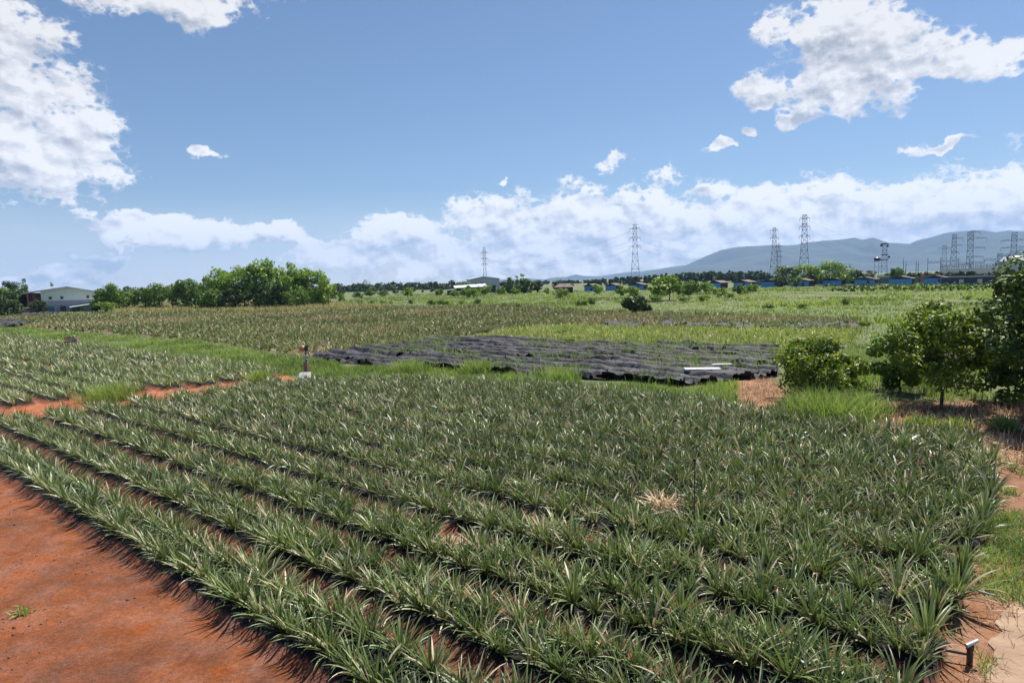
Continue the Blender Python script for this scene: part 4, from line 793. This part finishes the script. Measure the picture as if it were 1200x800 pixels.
for j in range(3):
    ta, tb, tc_, te = [t_[2] for t_ in (pA, pB, pC, pE)]
    cable(wp(*ta[2 * j + 1]), wp(*tb[2 * j]), 9, lv[j] + ' cable between the slim pylon and the one over the wood')
    cable(wp(*tb[2 * j + 1]), wp(*tc_[2 * j]), 9, lv[j] + ' cable between the pylon over the wood and the next pair')
    cable(wp(*te[2 * j + 1]), wp(*pG[2][min(2 * j, len(pG[2]) - 1)]), 9, lv[j] + ' cable from the tallest pylon to the substation')
    cable(wp(*tb[2 * j]), at(560, 900, 40 - 7 * j), 14, lv[j] + ' faint cable running left behind the pylon over the wood')
# lattice mast with platforms, and the water tank on its stand
d = 300; e = placed('lattice_mast', 1036, d, 'dark lattice mast with platforms beside the white water tower', 'mast'); H = hz(1036, 285, d)
mb = MB(); lattice(mb, H, 2.3, 1.5, 8, .2, .1); mb.build('lattice_body', M['steel'], e)
for zv, w in ((H - .3, 1.5), (H - 4.6, 1.2), (hz(1036, 304, d), 1.5)): MB().box(-w, w, -w * .8, w * .8, zv - .15, zv + .1).build('platform', M['post'], e)
for sx, zv in ((-1.2, H - .9), (1.0, H - 1.2), (1.6, hz(1036, 303, d) + .6), (-1.6, hz(1036, 304, d))): MB().bar((sx, -1.0, zv), (sx, -.7, zv), .9, 12).build('dish_antenna', M['post'], e)
d = 295; e = placed('water_tower', 1027, d, 'white water tower stand with a dark tank on top', 'water tower'); H = hz(1027, 306, d)
mb = MB()
for sx in (-.8, .8):
    for sy in (-.8, .8): mb.bar((sx, sy, -.1), (sx, sy, H), .28)
for zv in (2, 4.5, 7): mb.box(-.85, .85, -.9, -.75, zv, zv + .2)
mb.build('stand', M['white'], e); MB().lathe([(.95, H), (1.0, H + 1.3), (.5, H + 1.55)], 16).build('tank', M['blackplastic'], e)
# gantries of the substation: each span a thing, bushings on posts
def gantry(x0, x1, ytop, yb, d, lab):
    c = at((x0 + x1) / 2, d); e = empty('gantry', c, -math.atan2(c[0], c[1]), lab, 'gantry', 'substation gantries'); w = (at(x1, d) - at(x0, d)); w = math.hypot(w[0], w[1]) / 2
    Hh, Hb = hz(x0, ytop, d), hz(x0, yb, d)
    for sx in (-w, w): MB().bar((sx, 0, -.1), (sx, 0, Hh), .55, 4, .3).build('column', M['steel'], e)
    mb = MB()
    for zz_ in (Hb, Hb + .9): mb.bar((-w, -.3, zz_), (w, -.3, zz_), .22); mb.bar((-w, .3, zz_), (w, .3, zz_), .22)
    k = max(3, int(w)); 
    for i in range(k): mb.bar((-w + 2 * w * i / k, -.3, Hb), (-w + 2 * w * (i + 1) / k, -.3, Hb + .9), .14)
    mb.build('beam', M['steel'], e)
gl = [(1087,1102,302,308.5,470),(1102,1123,304,307,480),(1123,1136,302,310,460),(1136,1153,306,309,450),(1153,1166,304,305.5,470),(1166,1186,303,309,455),(1104,1136,309,313,440),(1137,1153,309,314,435),(1153,1184,309,313.5,445)]
for i, g_ in enumerate(gl): gantry(*g_, ordn[i] + ' substation gantry span counting from the left' if i < 6 else ['lower left gantry span of the substation','lower middle gantry span of the substation','lower right gantry span of the substation'][i - 6])
tr_ = [1106,1113,1121,1129,1138,1146,1153,1160,1167,1174,1181]
for i, x in enumerate(tr_):
    e = placed('transformer', x, 400, (ordn[i] if i < 14 else '') + ' pale transformer in the substation row, from the left', 'transformer', 'substation transformers'); e.scale = (1, 1, 1.3); MB().box(-1.4, 1.4, -1, 1, 1.2, 4.2).box(-1.7, -1.4, -.8, .8, 1.5, 3.9).box(1.4, 1.7, -.8, .8, 1.5, 3.9).build('casing', M['white'], e)
    MB().box(-1.5, 1.5, -1.1, 1.1, -.1, 1.2).build('plinth', M['concrete'], e)
    for sx in (-.9, 0, .9): MB().lathe([(.14, 4.2), (.26, 4.4), (.14, 4.6), (.26, 4.8), (.14, 5.0), (.26, 5.2), (.08, 5.9)], 8, (sx, 0, 0)).build('bushing', M['porcelain'], e)
for i, (x, y) in enumerate([(1058.5,303),(1061.5,306),(1073.5,305),(1076,306)]):
    e = placed('lightning_mast', x, 430, ['outer left','inner left','inner right','outer right'][i] + ' thin mast left of the substation', 'mast', 'thin masts left of the substation'); MB().bar((0, 0, -.1), (0, 0, hz(x, y, 430)), .5, 6, .2).build('shaft', M['steel'], e); MB().bar((-.6, 0, hz(x, y, 430) * .8), (.6, 0, hz(x, y, 430) * .8), .2).build('crossbar', M['steel'], e)

# ------------------------------------------------------------ small things in the fields
# signal post with box, ball and slab at the end of the path
c = gp(360, 443); e = empty('field_post', (c[0], c[1], 0), -.35, 'dark post with a pink box and an orange ball at the path end', 'post'); e.scale = (.85, .85, .92)
MB().bar((0, 0, -.1), (0, 0, 1.95), .10, 10).build('shaft', M['post'], e)
MB().box(-.14, .14, -.12, .12, .40, .96).build('box', M['pink'], e)
MB().box(-.13, .13, -.12, .12, 1.12, 1.34).box(-.16, .16, -.15, .15, 1.34, 1.38).build('lamp_housing', M['pipe'], e)
MB().lathe([(.02, -.2), (.13, -.16), (.19, -.05), (.19, .05), (.13, .16), (.02, .2)], 14, (-.22, -.02, 1.78)).build('ball', M['orange'], e, smooth=True)
MB().bar((-.22, 0, 1.82), (.14, 0, 1.98), .06, 6).bar((.12, 0, 1.98), (.12, 0, 1.65), .14, 8).build('bracket', M['post'], e)
c = gp(362, 443.5); o = MB().add([(-.30, -.28, .12), (.34, -.28, .12), (.24, .30, .36), (-.38, .30, .36), (-.30, -.28, .16), (.34, -.28, .16), (.24, .30, .40), (-.38, .30, .40)], [(0, 3, 2, 1), (4, 5, 6, 7), (0, 1, 5, 4), (1, 2, 6, 5), (2, 3, 7, 6), (3, 0, 4, 7)]).build('slab', M['pipe'], None, (c[0] , c[1] - .55, 0), .1)
tagobj(o, 'pale tilted slab at the foot of the dark post', 'slab')
# sack bundle on a small crate in the left field
c = gp(85.5, 410); e = empty('crate', (c[0], c[1], 0), .3, 'pinkish slatted crate on legs in the left pineapple field', 'crate')
mb = MB()
for k_ in range(3): mb.box(-.5, .45, -.32, -.28, .72 + .18 * k_, .84 + .18 * k_).box(-.5, -.46, -.3, .3, .72 + .18 * k_, .84 + .18 * k_).box(.41, .45, -.3, .3, .72 + .18 * k_, .84 + .18 * k_)
mb.build('slats', M['pink'], e)
for sx in (-.46, .41):
    for sy in (-.28, .28): MB().bar((sx, sy, -.05), (sx, sy, .74), .07).build('leg', M['wood'], e)
MB().box(-.5, .45, -.3, .3, .70, .718).build('bottom_board', M['wood'], e)
o = MB().lathe([(.05, 0), (.17, .02), (.20, .14), (.17, .34), (.13, .46), (.05, .50), (.09, .55), (.02, .57)], 7).build('sack', M['cloth'], None, (c[0] + .20, c[1] + .02, .72), 0, True); tagobj(o, 'white tied sack standing on the slatted crate', 'sack')
# white panels on the netting edge
for (x, y, w, d_, rz, lab) in [(823,441,1.75,.8,-.12,'white rectangular panel lying at the right edge of the black netting'),(846,435.5,1.0,.5,.0,'smaller pale board just behind the white panel')]:
    c = gp(x, y); mb = MB(); mb.box(-w / 2, w / 2, -d_ / 2, d_ / 2, 0, .05); mb.box(-w / 2, w / 2, -d_ / 2 - .04, -d_ / 2 - .003, -.03, .07)
    tagobj(mb.build('panel', M['board'], None, (c[0], c[1], .36), rz), lab, 'panel')
# thin irrigation stakes
for x, yt, yb, lab in [(813,541,632,'thin dark stake beside the largest dead plant'),(891,478,513,'thin dark stake at the rear of the field before the soil patch'),(273,455,486,'thin dark stake near the red path'),(632,250,0,'')]:
    if not yb: continue
    c = gp(x, yb); d = math.hypot(*c); Hh = max(.9, hz(x, yt, d)); e = empty('stake', (c[0], c[1], 0), 0, lab, 'stake', 'irrigation stakes in the front field')
    MB().bar((0, 0, -.2), (.02, .01, Hh), .028, 8, .022).build('rod', M['post'], e); MB().lathe([(.02, Hh), (.03, Hh + .02), (.03, Hh + .05), (.01, Hh + .07)], 8, (.02, .01, 0)).build('nozzle', M['blackplastic'], e, smooth=True)
# pipes and plank on the right
a0, a1 = gp(1118, 574), gp(1172, 575); o = MB().bar((a0[0], a0[1], .34), (a1[0], a1[1], .30), .045, 10).build('pipe', M['pipe']); tagobj(o, 'thin pale pipe crossing the right end of the rows', 'pipe')
a0, a1 = gp(1163, 523), gp(1262, 535); o = MB().bar((a0[0], a0[1], .07), (a1[0], a1[1], .07), .17, 6).build('timber', M['wood']); tagobj(o, 'weathered timber pole lying on the litter by the dark tree', 'timber')
c = gp(1136, 778); e = empty('standpipe', (c[0], c[1], 0), .4, 'short black standpipe with a grey tap at the lower right', 'standpipe')
MB().lathe([(.035, -.1), (.035, .20), (.045, .20), (.045, .26), (.02, .27)], 12).build('riser', M['blackplastic'], e, smooth=False)
MB().bar((-.08, 0, .27), (.10, -.03, .31), .055, 10, .045).bar((0, 0, .22), (0, 0, .29), .035, 8).build('tap', M['pipe'], e)
a0, a1 = gp(1136, 778), gp(1040, 760); o = MB().bar((a0[0], a0[1] + .02, .12), (a1[0], a1[1], .14), .035, 8).build('hose', M['blackplastic']); tagobj(o, 'thin dark hose running from the standpipe into the rows', 'hose')
a0, a1 = gp(1112, 693), gp(1166, 706); o = MB().bar((a0[0], a0[1], .15), (a1[0], a1[1], .12), .02, 6).build('dripline', M['pipe']); tagobj(o, 'thin grey drip line at the right end of the rows', 'drip line')
a0, a1 = gp(1180, 550), gp(1230, 560); o = MB().bar((a0[0], a0[1], .05), ((a0[0] + a1[0]) / 2, (a0[1] + a1[1]) / 2 + .05, .09), .05, 6, .04).bar(((a0[0] + a1[0]) / 2, (a0[1] + a1[1]) / 2 + .05, .09), (a1[0], a1[1], .04), .04, 6, .02).build('branch', M['wood']); tagobj(o, 'dead branch lying on bare soil at the right edge', 'branch')
